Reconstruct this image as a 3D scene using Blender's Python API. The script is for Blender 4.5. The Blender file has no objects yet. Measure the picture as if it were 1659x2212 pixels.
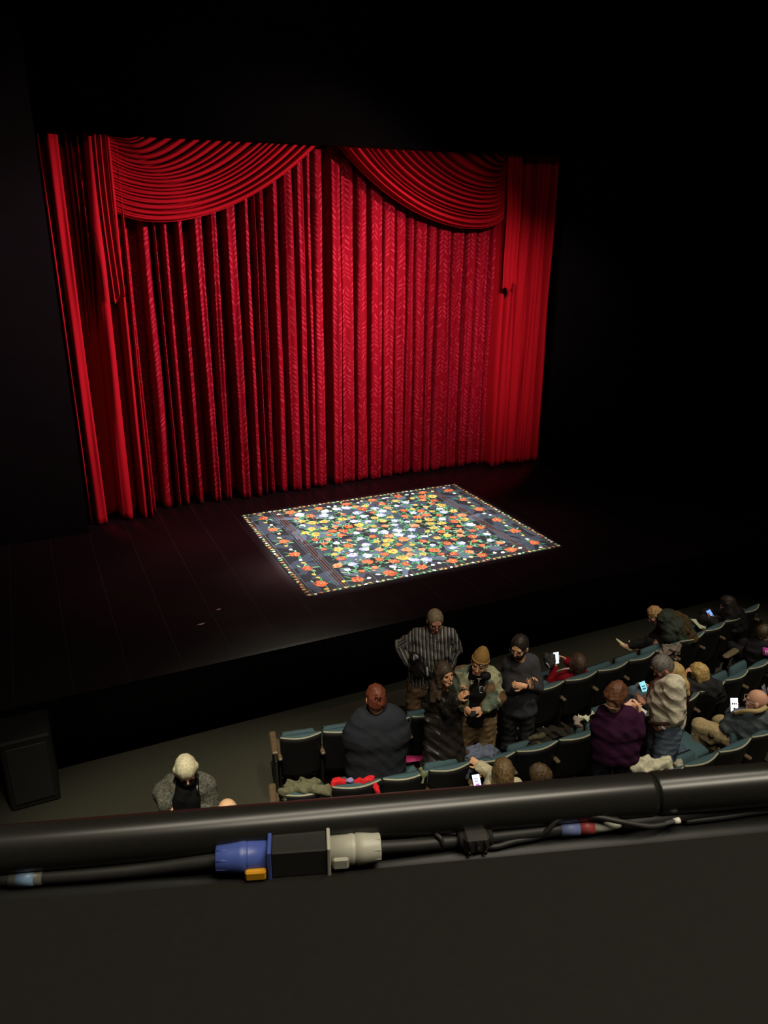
import bpy, math, random
import numpy as np
from mathutils import Vector, Matrix

random.seed(4)
SC = bpy.context.scene
COL = SC.collection
V3 = lambda *a: np.array(a, float)

# ------------------------------------------------------------------ camera
CAM_H = 5.9          # eye height above the auditorium floor
STAGE = 0.95         # stage height
FPX, CXP, CYP = 1661.0, 829.5, 1106.0
YAW, PITCH, ROLL = (math.radians(a) for a in (25.2296, 20.6838, 0.4825))
_F = V3(math.sin(YAW)*math.cos(PITCH), math.cos(YAW)*math.cos(PITCH), -math.sin(PITCH))
_r0 = V3(math.cos(YAW), -math.sin(YAW), 0); _u0 = np.cross(_r0, _F)
_R = _r0*math.cos(ROLL)+_u0*math.sin(ROLL); _U = -_r0*math.sin(ROLL)+_u0*math.cos(ROLL)
cam_d = bpy.data.cameras.new('camera'); cam = bpy.data.objects.new('camera', cam_d); COL.objects.link(cam)
cam_d.sensor_fit = 'VERTICAL'; cam_d.sensor_height = 36.0; cam_d.sensor_width = 27.0
cam_d.lens = FPX/2212*36.0; cam_d.clip_start = 0.05; cam_d.clip_end = 200
cam.matrix_world = Matrix(((_R[0], _U[0], -_F[0], 0), (_R[1], _U[1], -_F[1], 0), (_R[2], _U[2], -_F[2], CAM_H), (0, 0, 0, 1)))
cam_d.dof.use_dof = True; cam_d.dof.focus_distance = 11.0; cam_d.dof.aperture_fstop = 30.0
SC.camera = cam

def ray(x, y): return _R*((x-CXP)/FPX)-_U*((y-CYP)/FPX)+_F
def onz(x, y, z):                      # where the sight line meets a level
    d = ray(x, y); return d*((z-CAM_H)/d[2])+V3(0, 0, CAM_H)
def ony(x, y, Y):                      # where it meets a plane parallel to the curtain
    d = ray(x, y); return d*(Y/d[1])+V3(0, 0, CAM_H)

# ------------------------------------------------------------------ world, exposure, big lights
w = bpy.data.worlds.new('world'); SC.world = w; w.use_nodes = True
w.node_tree.nodes['Background'].inputs[0].default_value = (0.9, 0.95, 1.0, 1)
w.node_tree.nodes['Background'].inputs[1].default_value = 0.0
SC.view_settings.view_transform = 'Standard'; SC.view_settings.look = 'None'
SC.view_settings.gamma = 1; SC.view_settings.exposure = 0; SC.view_settings.use_curve_mapping = False

def aim(o, target):
    d = Vector(target)-Vector(o.location); o.rotation_euler = d.to_track_quat('-Z', 'Y').to_euler()
def spot(name, loc, tgt, power, deg, blend, col=(1, 1, 1), r=0.08, scale=None, square=False):
    l = bpy.data.lights.new(name, 'SPOT'); l.energy = power; l.spot_size = math.radians(deg); l.spot_blend = blend
    l.color = col; l.shadow_soft_size = r; l.use_square = square
    o = bpy.data.objects.new(name, l); COL.objects.link(o); o.location = loc; aim(o, tgt)
    if scale: o.scale = scale
    return o
def area(name, loc, tgt, power, sx, sy, col=(1, 1, 1)):
    l = bpy.data.lights.new(name, 'AREA'); l.shape = 'RECTANGLE'; l.size = sx; l.size_y = sy; l.energy = power; l.color = col
    o = bpy.data.objects.new(name, l); COL.objects.link(o); o.location = loc; aim(o, tgt); return o

# curtain warmers on the front-of-house pipe above the apron
WARM = (1.0, 0.62, 0.66)
spot('curtain_spot', (9.0, 7.8, 7.25), (3.2, 13.5, 4.0), 5200, 66, 1.0, WARM, 0.04)
spot('curtain_spot', (6.2, 6.6, 7.3), (6.9, 13.5, 3.9), 3300, 52, 1.0, WARM, 0.04)
spot('curtain_spot', (7.2, 8.4, 7.2), (1.1, 13.3, 4.2), 2500, 42, 0.9, (1.0, 0.60, 0.80), 0.04)
spot('curtain_spot', (6.0, 7.5, 7.3), (9.6, 13.3, 3.8), 1300, 36, 0.9, WARM, 0.04)
# white spot over the painted projection; an added unseen plate cuts its beam square
spot('rug_spot', (5.365, 10.975, 10.6), (5.365, 10.975, 0.95), 6800, 34, 0.5, (0.92, 0.97, 1.0), 0.006)
spot('rug_halo_spot', (5.3, 11.3, 9.8), (5.35, 10.9, 0.95), 60, 32, 1.0, (0.85, 0.9, 1.0), 0.2)  # soft lamp added for the glow around the pattern, in place of bloom
# house lights left low over the seats
area('house_light', (1.8, -1.2, 9.8), (1.2, 2.0, 4.8), 170, 3.6, 0.22, (1.0, 0.90, 0.72))
area('house_light', (1.2, 0.6, 10.6), (0.8, 2.0, 4.8), 120, 3.6, 0.18, (1.0, 0.90, 0.72))
for hx_, he_ in ((0.6, 3500), (3.3, 1250), (5.7, 1250), (8.2, 1300)):
    spot('house_spot', (hx_, 2.2, 10.8), (hx_+0.25, 4.95, 0.5), he_, 33, 0.6, (1.0, 0.90, 0.70), 0.12)
# unseen red lamp added to redden the bare apron like curtain spill
spot('apron_wash', (4.4, 10.35, 11.8), (4.4, 10.36, 0.95), 1500, 26, 0.5, (1.0, 0.48, 0.50), 0.2, (2.0, 1, 1))

# ------------------------------------------------------------------ materials
class X:                                # tiny node-expression helper
    def __init__(s, nt, sock): s.nt = nt; s.s = sock
    def _m(s, op, *o):
        n = s.nt.nodes.new('ShaderNodeMath'); n.operation = op
        for i, a in enumerate((s,)+o):
            if isinstance(a, X): s.nt.links.new(a.s, n.inputs[i])
            else: n.inputs[i].default_value = a
        return X(s.nt, n.outputs[0])
    def __add__(s, o): return s._m('ADD', o)
    def __sub__(s, o): return s._m('SUBTRACT', o)
    def __mul__(s, o): return s._m('MULTIPLY', o)
    def __truediv__(s, o): return s._m('DIVIDE', o)
    def abs(s): return s._m('ABSOLUTE')
    def fract(s): return s._m('FRACT')
    def floor(s): return s._m('FLOOR')
    def sin(s): return s._m('SINE')
    def pow(s, o): return s._m('POWER', o)
    def lt(s, o): return s._m('LESS_THAN', o)
    def gt(s, o): return s._m('GREATER_THAN', o)
    def max(s, o): return s._m('MAXIMUM', o)
    def min(s, o): return s._m('MINIMUM', o)
    def step(s, a, b):
        n = s.nt.nodes.new('ShaderNodeMapRange'); n.interpolation_type = 'SMOOTHSTEP'
        s.nt.links.new(s.s, n.inputs[0]); n.inputs[1].default_value = a; n.inputs[2].default_value = b
        return X(s.nt, n.outputs[0])

def lin(c):
    return tuple(((v/255)/12.92 if v/255 <= 0.04045 else ((v/255+0.055)/1.055)**2.4) for v in c)+(1,)
def newmat(name):
    m = bpy.data.materials.new(name); m.use_nodes = True
    return m, m.node_tree, m.node_tree.nodes['Principled BSDF']
def mixc(nt, fac, a, b):
    n = nt.nodes.new('ShaderNodeMix'); n.data_type = 'RGBA'
    if isinstance(fac, X): nt.links.new(fac.s, n.inputs[0])
    else: n.inputs[0].default_value = fac
    for i, c in ((6, a), (7, b)):
        if isinstance(c, (tuple, list)): n.inputs[i].default_value = c
        else: nt.links.new(c, n.inputs[i])
    return n.outputs[2]
def coords(nt, kind='Object'):
    t = nt.nodes.new('ShaderNodeTexCoord'); sp = nt.nodes.new('ShaderNodeSeparateXYZ'); nt.links.new(t.outputs[kind], sp.inputs[0])
    return t.outputs[kind], X(nt, sp.outputs[0]), X(nt, sp.outputs[1]), X(nt, sp.outputs[2])
def noise(nt, vec, scale, detail=2.0, rough=0.5):
    n = nt.nodes.new('ShaderNodeTexNoise'); n.inputs['Scale'].default_value = scale; n.inputs['Detail'].default_value = detail
    n.inputs['Roughness'].default_value = rough
    if vec is not None: nt.links.new(vec, n.inputs['Vector'])
    return X(nt, n.outputs[0])
def plain(name, rgb, rough=0.7, spec=0.3, var=0.25, scale=30, metal=0, bump=0.0, sheen=0.0):
    """colour with a fine procedural mottle of its own"""
    m, nt, b = newmat(name); c = lin(rgb)
    vec = coords(nt)[0]; n = noise(nt, vec, scale, 3)
    var = var*.6; d = tuple(x*(1-var) for x in c[:3])+(1,); e = tuple(min(1, x*(1+var)) for x in c[:3])+(1,)
    nt.links.new(mixc(nt, n.step(.3, .7), d, e), b.inputs['Base Color'])
    b.inputs['Roughness'].default_value = rough; b.inputs['Specular IOR Level'].default_value = spec; b.inputs['Metallic'].default_value = metal
    if sheen: b.inputs['Sheen Weight'].default_value = sheen
    if bump:
        bp = nt.nodes.new('ShaderNodeBump'); bp.inputs['Strength'].default_value = bump; bp.inputs['Distance'].default_value = 0.01
        nt.links.new(n.s, bp.inputs['Height']); nt.links.new(bp.outputs[0], b.inputs['Normal'])
    return m
def emit(name, rgb, k):
    m, nt, b = newmat(name); b.inputs['Base Color'].default_value = (0.02, 0.02, 0.02, 1)
    b.inputs['Emission Color'].default_value = lin(rgb); b.inputs['Emission Strength'].default_value = k; return m
MATS = {}
def M(rgb, rough=0.75, spec=0.25, **k):
    key = (rgb, rough, spec, tuple(sorted(k.items())))
    if key not in MATS: MATS[key] = plain('m_%02x%02x%02x' % rgb, rgb, rough, spec, **k)
    return MATS[key]

# ------------------------------------------------------------------ object helpers
def tag(o, label=None, cat=None, group=None, kind=None):
    if label: o['label'] = label
    if cat: o['category'] = cat
    if group: o['group'] = group
    if kind: o['kind'] = kind
    return o
def empty(name, loc, rz=0.0):
    o = bpy.data.objects.new(name, None); COL.objects.link(o); o.location = loc; o.rotation_euler = (0, 0, rz)
    o.empty_display_size = 0.1; return o
def mesh(name, vs, fs, mats, parent=None, smooth=False, mi=None, world=True):
    """vs in world space; with a parent they are turned into its local space"""
    me = bpy.data.meshes.new(name); vs = np.asarray(vs, float)
    if parent is not None and world:
        mw = Matrix.LocRotScale(parent.location, parent.rotation_euler, parent.scale).inverted()
        if parent.parent is not None:
            pp = parent.parent
            mw = mw @ Matrix.LocRotScale(pp.location, pp.rotation_euler, pp.scale).inverted()
        A = np.array(mw); vs = vs@A[:3, :3].T+A[:3, 3]
    fa = np.asarray(fs) if not isinstance(fs, list) or (len(fs) and len(set(map(len, fs))) == 1) else None
    if fa is not None and fa.ndim == 2:
        k = fa.shape[1]; me.vertices.add(len(vs)); me.vertices.foreach_set('co', vs.astype(np.float32).ravel())
        me.loops.add(fa.size); me.loops.foreach_set('vertex_index', fa.astype(np.int32).ravel())
        me.polygons.add(len(fa)); me.polygons.foreach_set('loop_start', (np.arange(len(fa))*k).astype(np.int32))
        me.update(calc_edges=True); me.validate()
    else:
        me.from_pydata([tuple(v) for v in vs], [], [tuple(f) for f in fs])
    if not isinstance(mats, (list, tuple)): mats = [mats]
    for m in mats: me.materials.append(m)
    if mi is not None and len(me.polygons) == len(mi): me.polygons.foreach_set('material_index', np.asarray(mi, np.int32))
    if smooth: me.polygons.foreach_set('use_smooth', np.ones(len(me.polygons), bool))
    me.update()
    o = bpy.data.objects.new(name, me); COL.objects.link(o)
    if parent is not None: o.parent = parent
    return o

class MB:
    """collects shapes for one mesh"""
    def __init__(s): s.v = []; s.f = []; s.mi = []
    def add(s, vs, fs, mi=0):
        n = len(s.v); s.v += [tuple(map(float, v)) for v in vs]; s.f += [tuple(i+n for i in f) for f in fs]; s.mi += [mi]*len(fs)
    def box(s, lo, hi, mi=0, A=None, bev=0.0):
        x0, y0, z0 = lo; x1, y1, z1 = hi
        if bev:
            b = min(bev, (x1-x0)*.45, (y1-y0)*.45, (z1-z0)*.45); vs = []; fs = []
            # chamfered box: three rings per axis corner
            for sx in (0, 1):
                for sy in (0, 1):
                    for sz in (0, 1):
                        X0, Y0, Z0 = (x0, x1)[sx], (y0, y1)[sy], (z0, z1)[sz]
                        dx, dy, dz = b*(1-2*sx), b*(1-2*sy), b*(1-2*sz)
                        vs += [(X0, Y0+dy, Z0+dz), (X0+dx, Y0, Z0+dz), (X0+dx, Y0+dy, Z0)]
            I = lambda a, c, d, k: ((a*2+c)*2+d)*3+k
            fs += [(I(0, 0, 0, 0), I(0, 0, 1, 0), I(0, 1, 1, 0), I(0, 1, 0, 0)), (I(1, 0, 0, 0), I(1, 1, 0, 0), I(1, 1, 1, 0), I(1, 0, 1, 0)),
                   (I(0, 0, 0, 1), I(1, 0, 0, 1), I(1, 0, 1, 1), I(0, 0, 1, 1)), (I(0, 1, 0, 1), I(0, 1, 1, 1), I(1, 1, 1, 1), I(1, 1, 0, 1)),
                   (I(0, 0, 0, 2), I(0, 1, 0, 2), I(1, 1, 0, 2), I(1, 0, 0, 2)), (I(0, 0, 1, 2), I(1, 0, 1, 2), I(1, 1, 1, 2), I(0, 1, 1, 2))]
            for a in (0, 1):
                for c in (0, 1):
                    fs += [(I(0, a, c, 1), I(1, a, c, 1), I(1, a, c, 2), I(0, a, c, 2)), (I(a, 0, c, 0), I(a, 1, c, 0), I(a, 1, c, 2), I(a, 0, c, 2)),
                           (I(a, c, 0, 0), I(a, c, 1, 0), I(a, c, 1, 1), I(a, c, 0, 1))]
                    for d in (0, 1): fs.append((I(a, c, d, 0), I(a, c, d, 1), I(a, c, d, 2)))
        else:
            vs = [(x, y, z) for x in (x0, x1) for y in (y0, y1) for z in (z0, z1)]
            fs = [(0, 1, 3, 2), (4, 6, 7, 5), (0, 4, 5, 1), (2, 3, 7, 6), (0, 2, 6, 4), (1, 5, 7, 3)]
        if A is not None: vs = [A(v) for v in vs]
        s.add(vs, fs, mi)
    def tube(s, pts, rad, n=12, mi=0, cap=True, sq=False):
        pts = [np.array(p, float) for p in pts]; R = rad if isinstance(rad, (list, tuple)) else [rad]*len(pts)
        T0 = pts[1]-pts[0]; up = V3(0, 0, 1) if abs(T0[2]) < .9*np.linalg.norm(T0) else V3(0, 1, 0)
        vs = []
        for i, p in enumerate(pts):
            T = pts[min(i+1, len(pts)-1)]-pts[max(i-1, 0)]; T /= np.linalg.norm(T)+1e-12
            a = np.cross(T, up); a /= np.linalg.norm(a)+1e-12; b = np.cross(a, T)
            for k in range(n):
                t = 2*math.pi*(k+(.5 if sq else 0))/n; vs.append(p+R[i]*(a*math.cos(t)+b*math.sin(t)))
        fs = [(i*n+k, i*n+(k+1) % n, (i+1)*n+(k+1) % n, (i+1)*n+k) for i in range(len(pts)-1) for k in range(n)]
        if cap: fs += [tuple(range(n))[::-1], tuple((len(pts)-1)*n+k for k in range(n))]
        s.add(vs, fs, mi)
    def build(s, name, mats, parent=None, smooth=False, world=True):
        o = mesh(name, s.v, s.f, mats, parent, smooth, s.mi, world); return o
def fix_normals(o):
    import bmesh
    bm = bmesh.new(); bm.from_mesh(o.data); bmesh.ops.recalc_face_normals(bm, faces=bm.faces); bm.to_mesh(o.data); bm.free(); return o
def copy_tree(o, parent=None):
    c = o.copy(); COL.objects.link(c); c.parent = parent
    for ch in list(o.children): copy_tree(ch, c)
    return c
def smoothpath(pts, n=8):
    pts = [np.array(p, float) for p in pts]; out = []
    for i in range(len(pts)-1):
        p0 = pts[max(i-1, 0)]; p1 = pts[i]; p2 = pts[i+1]; p3 = pts[min(i+2, len(pts)-1)]
        for k in range(n):
            t = k/n; out.append(.5*((2*p1)+(-p0+p2)*t+(2*p0-5*p1+4*p2-p3)*t*t+(-p0+3*p1-3*p2+p3)*t**3))
    out.append(pts[-1]); return out

# ------------------------------------------------------------------ implicit surfaces for bodies and cloth
def nrm(v): v = np.asarray(v, float); return v/(np.linalg.norm(v)+1e-12)
class SDF:
    def __init__(s, k=0.02): s.p = []; s.k = k
    def cone(s, a, b, ra, rb, mi=0, k=None, ax=None, sc=1.0, sub=False):
        s.p.append(('c', np.array(a, float), np.array(b, float), ra, rb, None if ax is None else nrm(ax), sc, mi, s.k if k is None else k, sub))
    def ell(s, c, fr, r, mi=0, k=None, sub=False):
        s.p.append(('e', np.array(c, float), np.array(fr, float), np.array(r, float), 0, None, 1.0, mi, s.k if k is None else k, sub))
    def cut(s, pt, n):                   # keep only what lies on the side n points away from
        s.p.append(('p', np.array(pt, float), nrm(n), 0, 0, None, 1.0, 0, .004, True))
    @staticmethod
    def d(p, P):
        if p[0] == 'p': return -((P-p[1])@p[2])
        if p[0] == 'c':
            a, b, ra, rb, ax, sc = p[1:7]; ba = b-a; L = float(ba@ba)+1e-12
            pa = P-a; h = np.clip((pa@ba)/L, 0, 1); q = pa-h[..., None]*ba
            if ax is not None: q = q+((sc-1)*(q@ax))[..., None]*ax
            return (np.sqrt((q*q).sum(-1))-(ra+(rb-ra)*h))/max(1.0, min(sc, 1.5) if ax is not None else 1.0)
        c, fr, r = p[1:4]; q = (P-c)@fr.T
        k0 = np.sqrt(((q/r)**2).sum(-1)); k1 = np.sqrt(((q/(r*r))**2).sum(-1))+1e-9
        return k0*(k0-1)/k1
    def bounds(s):
        lo = np.full(3, 1e9); hi = -lo
        for p in s.p:
            if p[9]: continue
            if p[0] == 'c':
                m = max(p[3], p[4])/min(1, p[6] if p[5] is not None else 1); l = np.minimum(p[1], p[2])-m; h = np.maximum(p[1], p[2])+m
            else: m = max(p[3]); l = p[1]-m; h = p[1]+m
            lo = np.minimum(lo, l); hi = np.maximum(hi, h)
        return lo, hi
    def mesh(s, res, wr=0.0, wf=22.0, seed=0, zmin=None, wdir=None):
        lo, hi = s.bounds(); lo = lo-3*res-wr; hi = hi+3*res+wr
        n = np.ceil((hi-lo)/res).astype(int)+1
        F = np.full(n, 0.3, np.float32)
        ax = [lo[i]+np.arange(n[i])*res for i in range(3)]
        for p in s.p:
            if p[0] == 'c':
                m = max(p[3], p[4])/min(1, p[6] if p[5] is not None else 1); l = np.minimum(p[1], p[2])-m; h = np.maximum(p[1], p[2])+m
            elif p[0] == 'e': m = max(p[3]); l = p[1]-m; h = p[1]+m
            if p[0] == 'p': l, h = lo, hi
            mg = 0.05+p[8]+wr
            i0 = np.clip(np.floor((l-mg-lo)/res).astype(int), 0, n-1); i1 = np.clip(np.ceil((h+mg-lo)/res).astype(int)+1, 1, n)
            G = np.stack(np.meshgrid(*[ax[i][i0[i]:i1[i]] for i in range(3)], indexing='ij'), -1)
            d = s.d(p, G).astype(np.float32); sl = tuple(slice(i0[i], i1[i]) for i in range(3)); A = F[sl]; k = p[8]
            if p[9]:
                d = -d; h = np.clip(.5+.5*(A-d)/k, 0, 1) if k > 0 else (A > d)*1.0
                F[sl] = np.maximum(A, d) if k <= 0 else d+(A-d)*h+k*h*(1-h)
            else:
                if k <= 0: F[sl] = np.minimum(A, d)
                else: h = np.clip(.5+.5*(A-d)/k, 0, 1); F[sl] = A+(d-A)*h-k*h*(1-h)
        if wr > 0:
            rg = np.random.RandomState(seed); N = np.zeros(n, np.float32)
            for j in range(6):
                v = rg.randn(3)
                if wdir is not None: v = v-.8*(v@nrm(wdir))*nrm(wdir)
                v = nrm(v)*wf*(0.6+.35*j); ph = rg.rand()*6.28
                g = [np.sin(ax[i]*wf*.37+rg.rand()*6)*.9 for i in range(3)]
                A3 = (ax[0]*v[0]+g[0])[:, None, None]+(ax[1]*v[1]+g[1])[None, :, None]+(ax[2]*v[2]+g[2])[None, None, :]
                N += ((np.abs(np.sin((A3+ph)*.8))*2-1.25)).astype(np.float32)/(1+.45*j)
            F += wr*N*.5
        F[0] = F[-1] = .3; F[:, 0] = F[:, -1] = .3; F[:, :, 0] = F[:, :, -1] = .3
        if zmin is not None:
            kz = int((zmin-lo[2])/res)
            if kz >= 0: F[:, :, :kz+1] = .3
        return nets(F, lo, res)
    def owner(s, P):
        best = np.full(len(P), 1e9); own = np.zeros(len(P), int)
        for p in s.p:
            if p[9]: continue
            d = s.d(p, P); m = d < best; best[m] = d[m]; own[m] = p[7]
        return own
def nets(F, lo, res):
    S = F < 0
    n = np.array(F.shape); c = [slice(0, -1), slice(1, None)]
    cnt = np.zeros(n-1, np.int8)
    for i in (0, 1):
        for j in (0, 1):
            for k in (0, 1): cnt += S[c[i], c[j], c[k]]
    act = (cnt > 0) & (cnt < 8); idx = np.argwhere(act)
    ID = np.full(act.shape, -1, np.int64); ID[act] = np.arange(len(idx))
    acc = np.zeros((len(idx), 3)); num = np.zeros(len(idx))
    corners = [(i, j, k) for i in (0, 1) for j in (0, 1) for k in (0, 1)]
    for a in range(8):
        for b in range(a+1, 8):
            ca, cb = np.array(corners[a]), np.array(corners[b])
            if abs(ca-cb).sum() != 1: continue
            fa = F[tuple((idx+ca).T)].astype(float); fb = F[tuple((idx+cb).T)].astype(float); m = (fa < 0) != (fb < 0)
            t = fa[m]/(fa[m]-fb[m]); acc[m] += ca+(cb-ca)*t[:, None]; num[m] += 1
    V = lo+(idx+acc/num[:, None])*res
    Q = []
    for ax in range(3):
        u, v = [(1, 2), (2, 0), (0, 1)][ax]
        sa = [slice(None)]*3; sb = [slice(None)]*3; sa[ax] = slice(0, -1); sb[ax] = slice(1, None)
        A = S[tuple(sa)]; B = S[tuple(sb)]; E = np.argwhere(A != B)
        E = E[(E[:, u] > 0) & (E[:, v] > 0)]
        E = E[(E[:, u] < n[u]-1) & (E[:, v] < n[v]-1)]
        du = np.zeros(3, int); du[u] = 1; dv = np.zeros(3, int); dv[v] = 1
        q = np.stack([ID[tuple((E-o).T)] for o in (du+dv, dv, 0*du, du)], 1)
        flip = ~A[tuple(E.T)]; q[flip] = q[flip][:, ::-1]; Q.append(q)
    return V, np.concatenate(Q)
def sdf_obj(name, s, mats, parent, res, wr=0.0, wf=22.0, seed=0, zmin=None, wdir=None, attr=None, relax=1):
    V, Q = s.mesh(res, wr, wf, seed, zmin, wdir)
    for _ in range(relax):
        a = np.zeros_like(V); c = np.zeros(len(V))
        for i in range(4): np.add.at(a, Q[:, i], V[Q[:, (i+1) % 4]]+V[Q[:, (i+3) % 4]]); np.add.at(c, Q[:, i], 2)
        V = .5*V+.5*a/np.maximum(c, 1)[:, None]
    mi = s.owner(V[Q].mean(1)) if isinstance(mats, (list, tuple)) and len(mats) > 1 else None
    o = mesh(name, V, Q, mats, parent, True, mi)
    if attr is not None and len(o.data.vertices) == len(V):
        at = o.data.attributes.new('stripe', 'FLOAT', 'POINT'); at.data.foreach_set('value', attr(V).astype(np.float32))
    return o

# ================================================================== THE SETTING
def struct(name, o): o.name = name; o['kind'] = 'structure'; return o
blk = plain('black_paint', (5, 4, 4), 0.8, 0.04, scale=3)
m, nt, b = newmat('stage_boards'); vec, ox, oy, oz = coords(nt)
n1 = noise(nt, vec, 1.3, 5, .6); n2 = noise(nt, vec, 9, 4, .7)
seam = ((ox*(1/0.61)).fract()-0.5).abs().gt(0.493)
wear = n2.step(.66, .74)*n1.step(.5, .7)
nt.links.new(mixc(nt, seam*0.13+wear*0.08, lin((26, 15, 18)), lin((96, 92, 94))), b.inputs['Base Color'])  # maroon in the base stands in for red light spilling on the boards
nt.links.new((n1*0.2+0.22).s, b.inputs['Roughness']); b.inputs['Specular IOR Level'].default_value = 0.16
stage_m = m
m, nt, b = newmat('carpet'); vec, ox, oy, oz = coords(nt)
nt.links.new(mixc(nt, noise(nt, vec, 140, 2).step(.3, .7), lin((78, 78, 66)), lin((100, 99, 84))), b.inputs['Base Color'])
b.inputs['Roughness'].default_value = .95; b.inputs['Specular IOR Level'].default_value = .1
carpet_m = m

q = MB(); q.box((-8, -9, -.2), (20, 8.15, 0)); struct('floor', q.build('floor', carpet_m))
q = MB(); q.box((-8, 8.12, 0), (20, 19, STAGE)); struct('trim_1', q.build('trim_1', stage_m)); 
q = MB(); q.box((-8, 8.085, .0), (20, 8.125, STAGE-.05)); struct('trim_2', q.build('trim_2', blk))
q = MB(); q.box((-8.2, -9, 0), (-8, 19, 13)); struct('wall_left', q.build('wall_left', blk))
q = MB(); q.box((20, -9, 0), (20.2, 19, 13)); struct('wall_right', q.build('wall_right', blk))
q = MB(); q.box((-8.2, 19, 0), (20.2, 19.2, 13)); struct('wall_upstage', q.build('wall_upstage', blk))
q = MB(); q.box((-8.2, -9.2, 0), (20.2, -9, 13)); struct('wall_rear', q.build('wall_rear', blk))
q = MB(); q.box((-8.2, -9.2, 13), (20.2, 19.2, 13.2)); struct('ceiling', q.build('ceiling', blk))
# proscenium: black masking left, right and above the opening
PL, PR, PY = .655, 9.93, 13.0
PT = ony(640, 309, 12.95)[2]
q = MB(); q.box((-8, 12.95, STAGE), (.62, 13.12, 13)); q.box((PR+.02, 12.95, STAGE), (20, 13.12, 13)); q.box((.62, 12.95, PT), (PR+.02, 13.12, 13))
struct('wall_proscenium', q.build('wall_proscenium', blk))

# unseen housing added over the apron; its opening cuts the beam to the projection
root = empty('rug_projector', (5.365, 10.975, 10.1)); tag(root, 'black stage projector hung high above the rug, out of the photo', 'stage light')
hx, hy = 2.25*.5/9.65, 1.80*.5/9.65; cx_, cy_ = 5.365, 10.975
q = MB()
for lo, hi in (((-.30, -.30), (-hx, .30)), ((hx, -.30), (.30, .30)), ((-hx, -.30), (hx, -hy)), ((-hx, hy), (hx, .30))): q.box((cx_+lo[0], cy_+lo[1], 10.098), (cx_+hi[0], cy_+hi[1], 10.100))
q.build('shutter_plate', blk, root)  # added unseen plate that cuts the beam square
q = MB()
for lo, hi in (((-.30, -.30), (-.29, .30)), ((.29, -.30), (.30, .30)), ((-.29, -.30), (.29, -.29)), ((-.29, .29), (.29, .30))): q.box((cx_+lo[0], cy_+lo[1], 10.10), (cx_+hi[0], cy_+hi[1], 10.9))
q.box((cx_-.30, cy_-.30, 10.9), (cx_+.30, cy_+.30, 10.92)); q.build('housing', blk, root)
q = MB(); q.box((cx_-.03, cy_-.03, 10.92), (cx_+.03, cy_+.03, 13)); q.build('hanger', blk, root)

# ------------------------------------------------------------------ curtains
def velvet(name, base, hi, leafy):
    m, nt, b = newmat(name); uv = nt.nodes.new('ShaderNodeUVMap'); sp = nt.nodes.new('ShaderNodeSeparateXYZ')
    nt.links.new(uv.outputs[0], sp.inputs[0]); u = X(nt, sp.outputs[0]); v = X(nt, sp.outputs[1])
    big = noise(nt, uv.outputs[0], 3.0, 4); fine = noise(nt, uv.outputs[0], 60, 2)
    if leafy:
        wob = noise(nt, uv.outputs[0], 5.0, 2)
        u2 = u+(wob-0.5)*0.10; v2 = v+(noise(nt, uv.outputs[0], 4.0, 1)-0.5)*0.16
        col = (u2*(1/0.21)); ci = col.floor(); x = (col-ci-0.5)
        hsh = ((ci*12.9898).sin()*43758.5).fract()
        qy = v2*(1/0.088)+hsh*3.0-x.abs()*2.3
        cell = (qy.floor()*78.233+ci*3.7+x.gt(0.0)*5.1).sin()*43758.5
        hs2 = cell.fract()
        t = qy.fract()-0.5
        leaf = ((x.abs()-0.27)*(1/0.20)).pow(2.0)+(t*(1/0.24)).pow(2.0)
        # a few leaves missing, like worn chalk strokes
        lf = leaf.step(1.15, .55)*hs2.gt(0.18)*(hs2*0.5+0.5)
        stem = x.abs().lt(0.035)*0.0
        fac = (lf+stem)*(noise(nt, uv.outputs[0], 2.2, 2).step(.25, .65)*0.6+0.4)
        c = mixc(nt, fac, base, hi)
    else:
        c = mixc(nt, fine.step(.3, .7)*0.6+big*0.3, base, hi)
    nt.links.new(c, b.inputs['Base Color']); b.inputs['Roughness'].default_value = .85
    b.inputs['Specular IOR Level'].default_value = 0.05
    b.inputs['Sheen Weight'].default_value = 0.0
    return m
velv_m = velvet('red_velvet', (0.215, 0.0030, 0.0068, 1), (0.30, 0.0048, 0.0105, 1), False)
broc_m = velvet('red_brocade', (0.150, 0.0016, 0.0070, 1), (0.31, 0.019, 0.036, 1), True)

def grid_mesh(name, P, mat, parent=None, UV=None):
    nr, nc = P.shape[:2]; I = np.arange(nr*nc).reshape(nr, nc)
    Q = np.stack([I[:-1, :-1], I[:-1, 1:], I[1:, 1:], I[1:, :-1]], -1).reshape(-1, 4)
    o = mesh(name, P.reshape(-1, 3), Q, mat, parent, True)
    if UV is not None:
        lay = o.data.uv_layers.new(name='UVMap'); lay.data.foreach_set('uv', UV.reshape(-1, 2)[Q.ravel()].astype(np.float32).ravel())
    return o

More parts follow.
